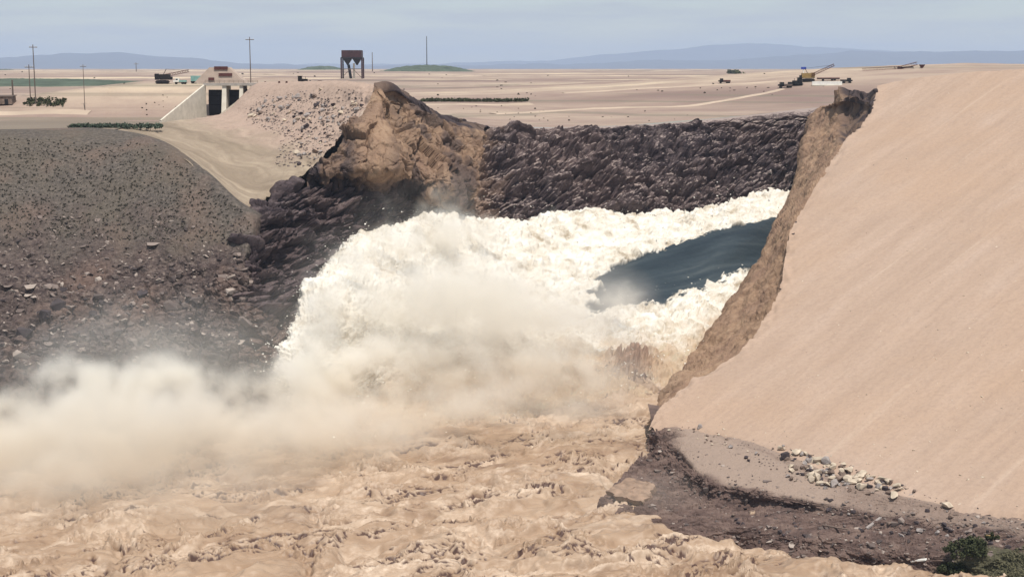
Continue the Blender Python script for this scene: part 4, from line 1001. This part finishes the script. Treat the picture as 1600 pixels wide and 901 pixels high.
for i, (u, lab) in enumerate(((413, "first red drum of a loose row on the crest road, nearest the spillway"), (434, "red drum in the middle of the crest road row"), (446, "red drum next along the crest road row towards the bulldozer"), (455, "red drum closest to the black bulldozer"), (512, "red drum right of the generator trailer"))):
    q = emb_at(u, 131.5); dr = thing("drum", (q[0], q[1] + 3 + i % 2, q[2]), lab, "drum", "red drums along the crest road")
    P_("barrel", dr, M_red, lambda b: (bar(b, (0, 0, 0), (0, 0, 1.1), 0.4, n=16))); P_("hoop", dr, M_dark, lambda b: (bar(b, (0, 0, 0.35), (0, 0, 0.42), 0.43, n=16), bar(b, (0, 0, 0.7), (0, 0, 0.77), 0.43, n=16)))

# hopper tower
b = gh(551, 123.0); kk = b[1] / F
M_maroon = plain_mat("dark_maroon_steel", (0.055, 0.025, 0.027), 0.65, 0.1, 0.25, 0.4)
tw = thing("hopper_tower", (b[0], b[1], b[2] - 0.5), "dark maroon hopper bin on four tall legs on the skyline", "tower")
w_ = 33 * kk; h_ = 44 * kk
for sx in (-1, 1):
    for sy in (-1, 1):
        P_("leg", tw, M_maroon, lambda bm: (box(bm, (sx * w_ / 2 * 0.96, sy * w_ / 2 * 0.7, h_ * 0.36), (1.5 * kk * 1.4, 1.5 * kk * 1.4, h_ * 0.72))))
P_("bin", tw, M_maroon, lambda bm: box(bm, (0, 0, h_ * 0.86), (w_ * 0.92, w_ * 0.8, h_ * 0.27), bev=0.3))
P_("rim", tw, M_dark, lambda bm: box(bm, (0, 0, h_ * 0.735), (w_ * 1.0, w_ * 0.86, h_ * 0.035)))
for sx in (-1, 1):
    def cone(bm, sx=sx):
        bmesh.ops.create_cone(bm, cap_ends=True, segments=4, radius1=1.2 * kk, radius2=w_ * 0.30, depth=h_ * 0.24, matrix=Matrix.Translation((sx * w_ * 0.22, 0, h_ * 0.60)) @ Matrix.Rotation(math.pi / 4, 4, 'Z'))
    P_("hopper", tw, M_dark, cone)
P_("brace", tw, M_wood, lambda bm: (bar(bm, (-w_ / 2, -w_ * .35, h_ * .35), (w_ / 2, -w_ * .35, h_ * .35), 0.5 * kk), bar(bm, (-w_ / 2, -w_ * .35, h_ * .02), (-w_ * .05, -w_ * .35, h_ * .36), .4 * kk), bar(bm, (w_ / 2, -w_ * .35, h_ * .02), (w_ * .05, -w_ * .35, h_ * .36), .4 * kk)))
P_("chute", tw, M_dark, lambda bm: bar(bm, (-w_ * 0.08, 0, 0.3), (-w_ * 0.18, 0, h_ * 0.5), 2.2 * kk, n=10))
P_("column", tw, M_conc, lambda bm: bar(bm, (w_ * 0.07, 0, 0.0), (w_ * 0.07, 0, h_ * 0.55), 1.5 * kk, n=10))

# right-hand machines beyond the dam crest
b = gh(1228, 138.5); truck(b, 0.1, 6.0, M_wood, M_dark, "dark flatbed truck, lowest of the machines left of the broken crest", "flat", s=1.1)
b = gh(1245, 135); dozer(b, 0.3, "black bulldozer between the flatbed truck and the yellow crane", M_dark, 1.4)
b = gh(1263, 128); sc_ = b[1] / 700.0
crane(b, math.pi - 0.1, "worn yellow crane with raised maroon boom beyond the broken crest", M_yellow, (-9.5, 0.2, 6.4), 1.45)
b2 = gh(1255, 121); sg = thing("sign_post", b2, "small blue board on a post above the yellow crane", "sign")
hp_ = pt(1255, 105, b2[1])[2] - b2[2]
P_("post", sg, M_white_p, lambda bm: bar(bm, (0, 0, 0), (0, 0, hp_ - 0.6), 0.3, n=8)); P_("board", sg, M_blue, lambda bm: box(bm, (0, -0.4, hp_ - 0.6), (3.0, 0.2, 1.3)))
b = gh(1292, 134.0); wb_ = thing("concrete_barrier", b, "long low white barrier wall left of the broken crest", "barrier", None, -0.05)
k_ = b[1] / F
P_("wall", wb_, M_white_p, lambda bm: box(bm, (0, 0, 1.0), (46 * k_, 1.2, 2.4), bev=0.1)); P_("base", wb_, M_conc, lambda bm: box(bm, (0, -0.1, 0.1), (47 * k_, 1.9, 0.5)))
b = gh(1294, 127.5); tr = thing("pipe_trailer", b, "long trailer of rusty pipes behind the white barrier", "trailer"); k_ = b[1] / F
P_("bed", tr, M_dark, lambda bm: box(bm, (0, 0, 1.1), (34 * k_, 2.4, 0.3)))
for i in range(4): P_("pipe", tr, M_red, lambda bm: bar(bm, (-17 * k_, -0.9 + 0.6 * i, 1.6), (17 * k_, -0.9 + 0.6 * i, 1.6), 0.3, n=10))
wheels(tr, (-8 * k_, 6 * k_, 10 * k_), (-1, 1), 0.5, 0.3)
b = gh(1321, 130.5); truck(b, math.pi, 5.5, M_dark, M_dark, "black flatbed truck just above the broken crest corner", "flat", s=1.0)
b = gh(1133, 130.5); truck(b, 0.0, 6.0, M_red, M_dark, "small far maroon truck on the plain above the basalt wall", "flat", s=1.0)
# collapsed conveyor on the hill
b = gh(1400, 108.6); cv = thing("conveyor", (b[0], b[1], b[2]), "rusty red collapsed conveyor truss lying along the hilltop skyline", "conveyor"); k_ = b[1] / F
def gzz(x): return float(zg(b[0] + x, b[1])) - b[2]
P_("truss", cv, M_red, lambda bm: (lattice(bm, (-52 * k_, 0, gzz(-52 * k_) + 0.6), (8 * k_, 0, gzz(8 * k_) + 1.0), 1.5, 24), lattice(bm, (2 * k_, 0, 0.4), (32 * k_, 0, gzz(32 * k_) + 3.0), 1.6, 12)))
P_("belt_frame", cv, M_dark, lambda bm: box(bm, (14 * k_, 0.3, 1.0), (22 * k_, 1.4, 0.9), 0, 0, -0.08))
P_("hopper", cv, M_red, lambda bm: bmesh.ops.create_cone(bm, cap_ends=True, segments=4, radius1=0.6, radius2=1.9, depth=2.0, matrix=Matrix.Translation((40 * k_, 0, gzz(40 * k_) + 1.2))))
for x in (-2, 8, 26, 38): P_("support", cv, M_dark, lambda bm: (bar(bm, (x * k_ - .6, 0, gzz(x * k_) - 0.3), (x * k_, 0, 1.8), 0.14, n=6), bar(bm, (x * k_ + .6, 0, gzz(x * k_) - 0.3), (x * k_, 0, 1.8), 0.14, n=6)))

# ------------------------------------------------------------------ debris on the bank
c4 = [pt(945, 767, 313), pt(985, 745, 321), pt(1026, 757, 317), pt(1004, 786, 308)]
loc = Vector(c4[0]); A4 = [np.array(p) - np.array(c4[0]) for p in c4]
bm = bmesh.new(); NS = 14; vt = [[None] * (NS + 1) for _ in range(NS + 1)]; vb = [[None] * (NS + 1) for _ in range(NS + 1)]
for a in range(NS + 1):
    for b in range(NS + 1):
        fa, fb = a / NS, b / NS
        p = (A4[0] * (1 - fa) + A4[1] * fa) * (1 - fb) + (A4[3] * (1 - fa) + A4[2] * fa) * fb
        q = p + 0.9 * np.array([fbm(p / 2.2 + k * 9.0, 3) for k in range(3)]) * np.array([1, 1, 0.45])
        vt[a][b] = bm.verts.new(q); vb[a][b] = bm.verts.new(q + np.array([0.5, 0.7, -1.3]))
for a in range(NS):
    for b in range(NS):
        bm.faces.new((vt[a][b], vt[a + 1][b], vt[a + 1][b + 1], vt[a][b + 1])); bm.faces.new((vb[a][b], vb[a][b + 1], vb[a + 1][b + 1], vb[a + 1][b]))
for a in range(NS):
    for e in (0, NS):
        bm.faces.new((vt[a][e], vt[a + 1][e], vb[a + 1][e], vb[a][e])); bm.faces.new((vt[e][a], vt[e][a + 1], vb[e][a + 1], vb[e][a]))
sl = bm_obj("earth_slab", bm, plain_mat("slab_tan", (0.27, 0.185, 0.135), 0.9, 0, 0.35, 0.5)); sl.location = loc
tag(sl, "tilted rough brown slab of compacted earth with dark underside at the water edge below the dam corner", "slab")
def beam(name, a, b, w, h, mat, label, cat):
    a, b = Vector(a), Vector(b); bm = bmesh.new(); d = b - a
    M = Matrix.Translation((a + b) / 2) @ d.to_track_quat('X', 'Z').to_matrix().to_4x4() @ Matrix.Diagonal((d.length, w, h, 1))
    bmesh.ops.create_cube(bm, size=1.0, matrix=M); bmesh.ops.bevel(bm, geom=list(bm.edges), offset=0.05, segments=1, affect='EDGES')
    c_ = (a + b) / 2; bmesh.ops.translate(bm, vec=-c_, verts=bm.verts)
    o = bm_obj(name, bm, mat); o.location = c_; return tag(o, label, cat)
up_ = Vector((0, 0, 0.5))
beam("timber", Vector(S_toe.at(1353, 829)) + up_, Vector(S_toe.at(1376, 812)) + up_, 0.6, 0.5, M_stone_g, "grey squared timber lying on the dark gravel bank", "timber")
beam("board", Vector(S_toe.at(1424, 879)) + up_, Vector(S_toe.at(1446, 877)) + up_, 0.9, 0.35, M_white_p, "white board at the water edge left of the bushes", "board")
beam("plank", Vector(S_toe.at(1541, 841)) + up_, Vector(S_toe.at(1553, 840)) + up_, 0.5, 0.4, M_yellow, "short orange plank beside the small dark bush", "plank")
beam("plank", Vector(S_toe.at(1285, 821)) + up_ * .4, Vector(S_toe.at(1325, 828)) + up_ * .4, 0.4, 0.25, M_stone_b, "long brown plank on the bank left of the grey timber", "plank")

# ------------------------------------------------------------------ spray, mist and haze
BL = [  # u, v, depth, radii (x, y, z), weight
 (60,665,340,17,10,11,0.5),(130,622,351,16,9,13,0.8),(215,625,353,15,9,12,0.78),(300,620,357,15,9,12,0.78),(375,622,361,15,9,11,0.7),(440,600,364,12,8,10,1.0),
 (0,690,332,18,10,11,0.6),(-80,680,334,20,12,13,0.8),(90,700,330,17,10,8,0.4),(210,690,336,18,10,8,0.45),(330,680,342,18,10,7,0.4),(430,670,345,16,10,7,0.5),(20,760,309,14,9,6,0.3),
 (60,740,314,22,10,6,0.3),(200,735,322,22,10,5,0.25),(340,720,328,20,10,5,0.22),(470,700,338,18,9,5,0.3),(560,670,352,18,9,6,0.4),(-60,690,338,18,10,13,0.7),(10,660,344,12,8,9,0.5),(105,598,353,8,6,8,0.75),(150,592,356,7,6,7,0.7),(255,590,358,8,6,8,0.7),(290,585,360,5,5,7,0.6),
 (470,635,356,13,9,13,0.75),(510,680,348,14,9,9,0.8),(250,655,346,22,10,12,0.45),(110,675,340,22,10,12,0.45),(380,655,350,18,10,11,0.45),
 (100,780,303,22,12,4,0.2),(280,770,309,22,12,4,0.2),(440,745,322,20,10,4,0.2),(620,690,345,22,10,5,0.35),(760,660,358,22,10,5,0.35),(900,650,370,20,10,5,0.35),
 (560,640,366,18,8,7,0.5),(660,610,374,22,9,8,0.5),(780,610,382,22,9,8,0.45),(900,600,396,20,9,8,0.45),(900,610,400,12,7,5,0.2),
 (505,590,372,9,6,9,1.2),(545,575,376,9,6,8,1.0),(500,615,366,10,6,7,1.0),(590,560,384,10,6,8,0.7),(700,640,372,26,8,7,0.6),(620,655,366,18,8,7,0.6),(490,520,378,8,6,10,1.3),(475,555,372,8,6,8,1.3),(520,470,388,9,7,9,0.9),(560,410,412,11,9,8,0.55),(620,385,436,13,10,9,0.6),(690,360,460,13,11,11,0.75),(760,360,478,13,11,8,0.5),(690,320,470,9,9,9,0.28),
 (640,470,402,20,10,13,0.9),(740,470,410,20,10,15,1.0),(830,490,420,18,10,11,0.9),(910,500,430,16,9,9,0.6),(960,470,452,10,7,7,0.5),(600,550,384,20,9,9,0.5),(720,560,390,22,9,9,0.5),(840,570,398,20,9,8,0.5),(930,550,412,12,7,6,0.25),
 (150,560,366,24,6,12,0.16),(330,560,372,18,6,12,0.16),(40,590,352,18,6,12,0.2),(420,500,384,9,5,12,0.14),(540,400,428,12,6,12,0.16),(600,340,456,14,6,10,0.12),(1120,335,562,16,6,4,0.3),(870,345,526,12,6,4,0.35),
]
gmod = bpy.data.node_groups.new("mist_field", 'GeometryNodeTree')
gmod.interface.new_socket("Geometry", in_out='OUTPUT', socket_type='NodeSocketGeometry')
gn, gl = gmod.nodes, gmod.links
def gnode(t, **k):
    x = gn.new(t)
    for a, b in k.items(): setattr(x, a, b)
    return x
posn = gnode('GeometryNodeInputPosition').outputs[0]
nz = gnode('ShaderNodeTexNoise'); nz.inputs['Scale'].default_value = 0.10; nz.inputs['Detail'].default_value = 8; nz.inputs['Roughness'].default_value = 0.66; nz.inputs['Distortion'].default_value = 0.4
gl.new(posn, nz.inputs['Vector'])
wpn = gnode('ShaderNodeTexNoise'); wpn.inputs['Scale'].default_value = 0.05; wpn.inputs['Detail'].default_value = 3
gl.new(posn, wpn.inputs['Vector'])
wsub = gnode('ShaderNodeVectorMath', operation='SUBTRACT'); gl.new(wpn.outputs['Color'], wsub.inputs[0]); wsub.inputs[1].default_value = (.5, .5, .5)
wscl = gnode('ShaderNodeVectorMath', operation='SCALE'); gl.new(wsub.outputs[0], wscl.inputs[0]); wscl.inputs['Scale'].default_value = 20.0
wadd = gnode('ShaderNodeVectorMath', operation='ADD'); gl.new(posn, wadd.inputs[0]); gl.new(wscl.outputs[0], wadd.inputs[1])
acc = None
for (u, v, D, rx, ry, rz_, wgt) in BL:
    c = pt(u, v, D)
    s1 = gnode('ShaderNodeVectorMath', operation='SUBTRACT'); gl.new(wadd.outputs[0], s1.inputs[0]); s1.inputs[1].default_value = c
    s2 = gnode('ShaderNodeVectorMath', operation='MULTIPLY'); gl.new(s1.outputs[0], s2.inputs[0]); s2.inputs[1].default_value = (1 / rx, 1 / ry, 1 / rz_)
    s3 = gnode('ShaderNodeVectorMath', operation='LENGTH'); gl.new(s2.outputs[0], s3.inputs[0])
    mr = gnode('ShaderNodeMapRange', interpolation_type='SMOOTHSTEP'); gl.new(s3.outputs['Value'], mr.inputs[0])
    for k, val in ((1, 0.0), (2, 1.25), (3, wgt), (4, 0.0)): mr.inputs[k].default_value = val
    if acc is None: acc = mr.outputs[0]
    else:
        ad = gnode('ShaderNodeMath', operation='ADD'); gl.new(acc, ad.inputs[0]); gl.new(mr.outputs[0], ad.inputs[1]); acc = ad.outputs[0]
n1_ = gnode('ShaderNodeMapRange'); gl.new(nz.outputs[0], n1_.inputs[0])
for k, val in ((1, 0.38), (2, 0.64), (3, 0.05), (4, 1.7)): n1_.inputs[k].default_value = val
m1_ = gnode('ShaderNodeMath', operation='MULTIPLY'); gl.new(acc, m1_.inputs[0]); gl.new(n1_.outputs[0], m1_.inputs[1])
m2_ = gnode('ShaderNodeMath', operation='SUBTRACT'); gl.new(m1_.outputs[0], m2_.inputs[0]); m2_.inputs[1].default_value = 0.10
m3_ = gnode('ShaderNodeMath', operation='MAXIMUM'); gl.new(m2_.outputs[0], m3_.inputs[0]); m3_.inputs[1].default_value = 0.0
THIN = [(60,580,360,34,9,14,0.07),(220,545,368,34,9,16,0.10),(360,550,374,26,9,14,0.08),(440,500,388,12,7,12,0.05),(520,400,428,14,8,10,0.04),(600,350,452,14,8,9,0.05),(690,320,474,14,8,14,0.10),
 (640,500,392,34,12,22,0.16),(780,490,402,34,12,22,0.17),(900,510,412,26,10,16,0.14),(960,455,446,12,8,9,0.20),(700,400,450,26,10,12,0.10),
 (150,690,328,48,16,13,0.30),(380,680,338,42,15,11,0.26),(30,720,318,34,14,11,0.22),(620,650,356,40,12,9,0.12),(830,630,366,34,12,9,0.10),(980,590,396,18,10,8,0.10),(180,770,302,52,18,8,0.12),(1010,780,306,14,8,4,0.10)]
acc2 = m3_.outputs[0]
n3_ = gnode('ShaderNodeMapRange'); gl.new(wpn.outputs[0], n3_.inputs[0])
for k, val in ((1, 0.3), (2, 0.7), (3, 0.4), (4, 1.4)): n3_.inputs[k].default_value = val
tsum = None
for (u, v, D, rx, ry, rz_, wgt) in THIN:
    c = pt(u, v, D)
    s1 = gnode('ShaderNodeVectorMath', operation='SUBTRACT'); gl.new(wadd.outputs[0], s1.inputs[0]); s1.inputs[1].default_value = c
    s2 = gnode('ShaderNodeVectorMath', operation='MULTIPLY'); gl.new(s1.outputs[0], s2.inputs[0]); s2.inputs[1].default_value = (1 / rx, 1 / ry, 1 / rz_)
    s3 = gnode('ShaderNodeVectorMath', operation='LENGTH'); gl.new(s2.outputs[0], s3.inputs[0])
    mr = gnode('ShaderNodeMapRange', interpolation_type='SMOOTHSTEP'); gl.new(s3.outputs['Value'], mr.inputs[0])
    for k, val in ((1, 0.0), (2, 1.3), (3, wgt), (4, 0.0)): mr.inputs[k].default_value = val
    if tsum is None: tsum = mr.outputs[0]
    else:
        ad = gnode('ShaderNodeMath', operation='ADD'); gl.new(tsum, ad.inputs[0]); gl.new(mr.outputs[0], ad.inputs[1]); tsum = ad.outputs[0]
tm = gnode('ShaderNodeMath', operation='MULTIPLY'); gl.new(tsum, tm.inputs[0]); gl.new(n3_.outputs[0], tm.inputs[1])
ta = gnode('ShaderNodeMath', operation='ADD'); gl.new(tm.outputs[0], ta.inputs[0]); gl.new(m3_.outputs[0], ta.inputs[1])
vc = gnode('GeometryNodeVolumeCube'); gl.new(ta.outputs[0], vc.inputs['Density'])
mn, mxx = (-190, 285, -1), (115, 585, 75)
vc.inputs['Min'].default_value = mn; vc.inputs['Max'].default_value = mxx
for k, nm in enumerate(('Resolution X', 'Resolution Y', 'Resolution Z')): vc.inputs[nm].default_value = int((mxx[k] - mn[k]) / 0.95)
smn = gnode('GeometryNodeSetMaterial'); go_ = gnode('NodeGroupOutput')
M_mist = bpy.data.materials.new("spray_mist"); M_mist.use_nodes = True; mt = M_mist.node_tree; mt.nodes.clear()
pv = mt.nodes.new('ShaderNodeVolumePrincipled'); mo = mt.nodes.new('ShaderNodeOutputMaterial'); mt.links.new(pv.outputs[0], mo.inputs['Volume'])
pv.inputs['Color'].default_value = (0.97, 0.94, 0.88, 1); pv.inputs['Density'].default_value = 0.26
mg = mt.nodes.new('ShaderNodeNewGeometry'); mx_ = mt.nodes.new('ShaderNodeSeparateXYZ'); mr_ = mt.nodes.new('ShaderNodeMapRange'); mc = mt.nodes.new('ShaderNodeMix'); mc.data_type = 'RGBA'
mt.links.new(mg.outputs['Position'], mx_.inputs[0]); mt.links.new(mx_.outputs['Z'], mr_.inputs[0]); mr_.inputs[1].default_value = 2.0; mr_.inputs[2].default_value = 22.0
mc.inputs[6].default_value = (0.93, 0.855, 0.745, 1); mc.inputs[7].default_value = (0.975, 0.955, 0.91, 1); mt.links.new(mr_.outputs[0], mc.inputs[0]); mt.links.new(mc.outputs[2], pv.inputs['Color']); pv.inputs['Anisotropy'].default_value = 0.0
smn.inputs['Material'].default_value = M_mist
gl.new(vc.outputs[0], smn.inputs['Geometry']); gl.new(smn.outputs[0], go_.inputs[0])
mm = bpy.data.meshes.new("mist"); mm.from_pydata([mn, mxx, (mn[0], mxx[1], mn[2])], [], [(0, 1, 2)])
mist = link("mist", mm, M_mist); md = mist.modifiers.new("mist", 'NODES'); md.node_group = gmod
tag(mist, "drifting white and beige spray over the foot of the torrent and left bank", "mist", None, "stuff")

bm = bmesh.new(); box(bm, (0, 22000, 392), (70000, 45000, 804)); M_haze = bpy.data.materials.new("haze_air"); M_haze.use_nodes = True
ht = M_haze.node_tree; ht.nodes.clear(); hv = ht.nodes.new('ShaderNodeVolumePrincipled'); ho_ = ht.nodes.new('ShaderNodeOutputMaterial'); ht.links.new(hv.outputs[0], ho_.inputs['Volume'])
hv.inputs['Color'].default_value = (0.58, 0.72, 0.95, 1); hv.inputs['Density'].default_value = 4.6e-5
hz = bm_obj("haze", bm, M_haze); tag(hz, "pale blue air haze over the whole plain", "haze", None, "stuff")

S_plain = Surf(Pg)
pts_, rs_ = [], []
for i in range(420):
    u, v = rnd.uniform(-60, 1300), 112 + 78 * rnd.random() ** 0.8
    p = S_plain.at(u, v)
    if p is None or p[1] > 2500: continue
    if fbm(np.array([[p[0] / 60, p[1] / 90, 0.7]]), 2)[0] < 0.0: continue
    pts_.append(np.array(p)); rs_.append(rnd.uniform(0.4, 0.9) * p[1] / 700)
tag(scatter("desert_scrub", pts_, rs_, M_sage, TL), "sparse low desert scrub dotting the plain", "scrub", None, "stuff")

# thrown water along the torrent
TORR, TN = P_TORR, N_TORR
fl = TORR.reshape(-1, 3); fn_ = TN.reshape(-1, 3)
ok = np.where((CH_TORR.reshape(-1) < 0.3))[0]
pts_, rs_ = [], []
for i in range(9000):
    k = ok[rnd.randrange(len(ok))]; h = rnd.expovariate(1.0) * 1.5
    if fbm(fl[k:k + 1] / 8.0, 2)[0] < -0.05: continue
    pts_.append(fl[k] + fn_[k] * h + np.array([rnd.gauss(0, .5), rnd.gauss(0, .5), h * 0.7 + rnd.gauss(0, .3)])); rs_.append(min(0.42, 0.07 + rnd.expovariate(9.0)))
M_drop = plain_mat("water_drops", (0.80, 0.77, 0.70), 0.6, 0, 0.05, 1)
tag(scatter("spray", pts_, rs_, M_drop, TP), "flying drops thrown up off the white torrent", "spray", None, "stuff")

S_dam = Surf(PD); pts_, rs_ = [], []
for i in range(900):
    u, v = rnd.uniform(1030, 1620), rnd.uniform(140, 800)
    if v > np.interp(u, [1019, 1180, 1350, 1600], [650, 685, 755, 795]) or u < np.interp(v, [134, 222, 360, 455, 553, 598, 656], [1372, 1322, 1240, 1222, 1156, 1080, 1030]): continue
    pts_.append(S_dam.at(u, v)); rs_.append(min(0.45, 0.10 + rnd.expovariate(9)))
tag(scatter("pebbles", pts_, rs_, M_stone, TP), "small stones dotted over the smooth dam slope", "pebbles", None, "stuff")

# graded tracks across the plain
M_road = plain_mat("graded_dirt", (0.46, 0.365, 0.285), 0.95, 0, 0.15, 0.05)
def road(uv, w, label, lift=0.22):
    C = cr(np.array([gh(u, v)[:2] for u, v in uv]), 240); T = np.gradient(C, axis=0); T /= np.linalg.norm(T, axis=1)[:, None] + 1e-9
    Nn = np.stack([-T[:, 1], T[:, 0]], -1); wob_ = 1 + 0.35 * fbm(np.stack([C[:, 0] / 25, C[:, 1] / 25, 0 * C[:, 0]], -1), 3)
    XY = C[:, None, :] + Nn[:, None, :] * (np.linspace(-0.5, 0.5, 7)[None, :, None] * (w * wob_)[:, None, None])
    cr_ = np.array([-0.25, 0, .02, .05, .02, 0, -0.25])[None, :]
    struct(grid_obj("dirt_road", np.concatenate([XY, (zg(XY[..., 0], XY[..., 1]) + lift + cr_)[..., None]], -1), M_road), label, "road")
road([(-60, 179), (20, 178), (80, 178), (140, 179)], 6, "pale graded track along the rim behind the hedge at left")
road([(650, 164), (740, 163.5), (830, 163)], 9, "pale strip of bare ground in front of the long hedge")
road([(770, 178), (870, 174), (960, 170), (1060, 167), (1120, 160), (1180, 149), (1222, 140)], 5, "pale track curving over the plain above the basalt wall")
road([(880, 146), (1000, 139), (1120, 133), (1215, 128)], 9, "pale haul road leading to the machines at the crest")
road([(420, 117), (520, 116), (640, 117), (780, 119)], 26, "far pale strip across the plain behind the hopper tower")
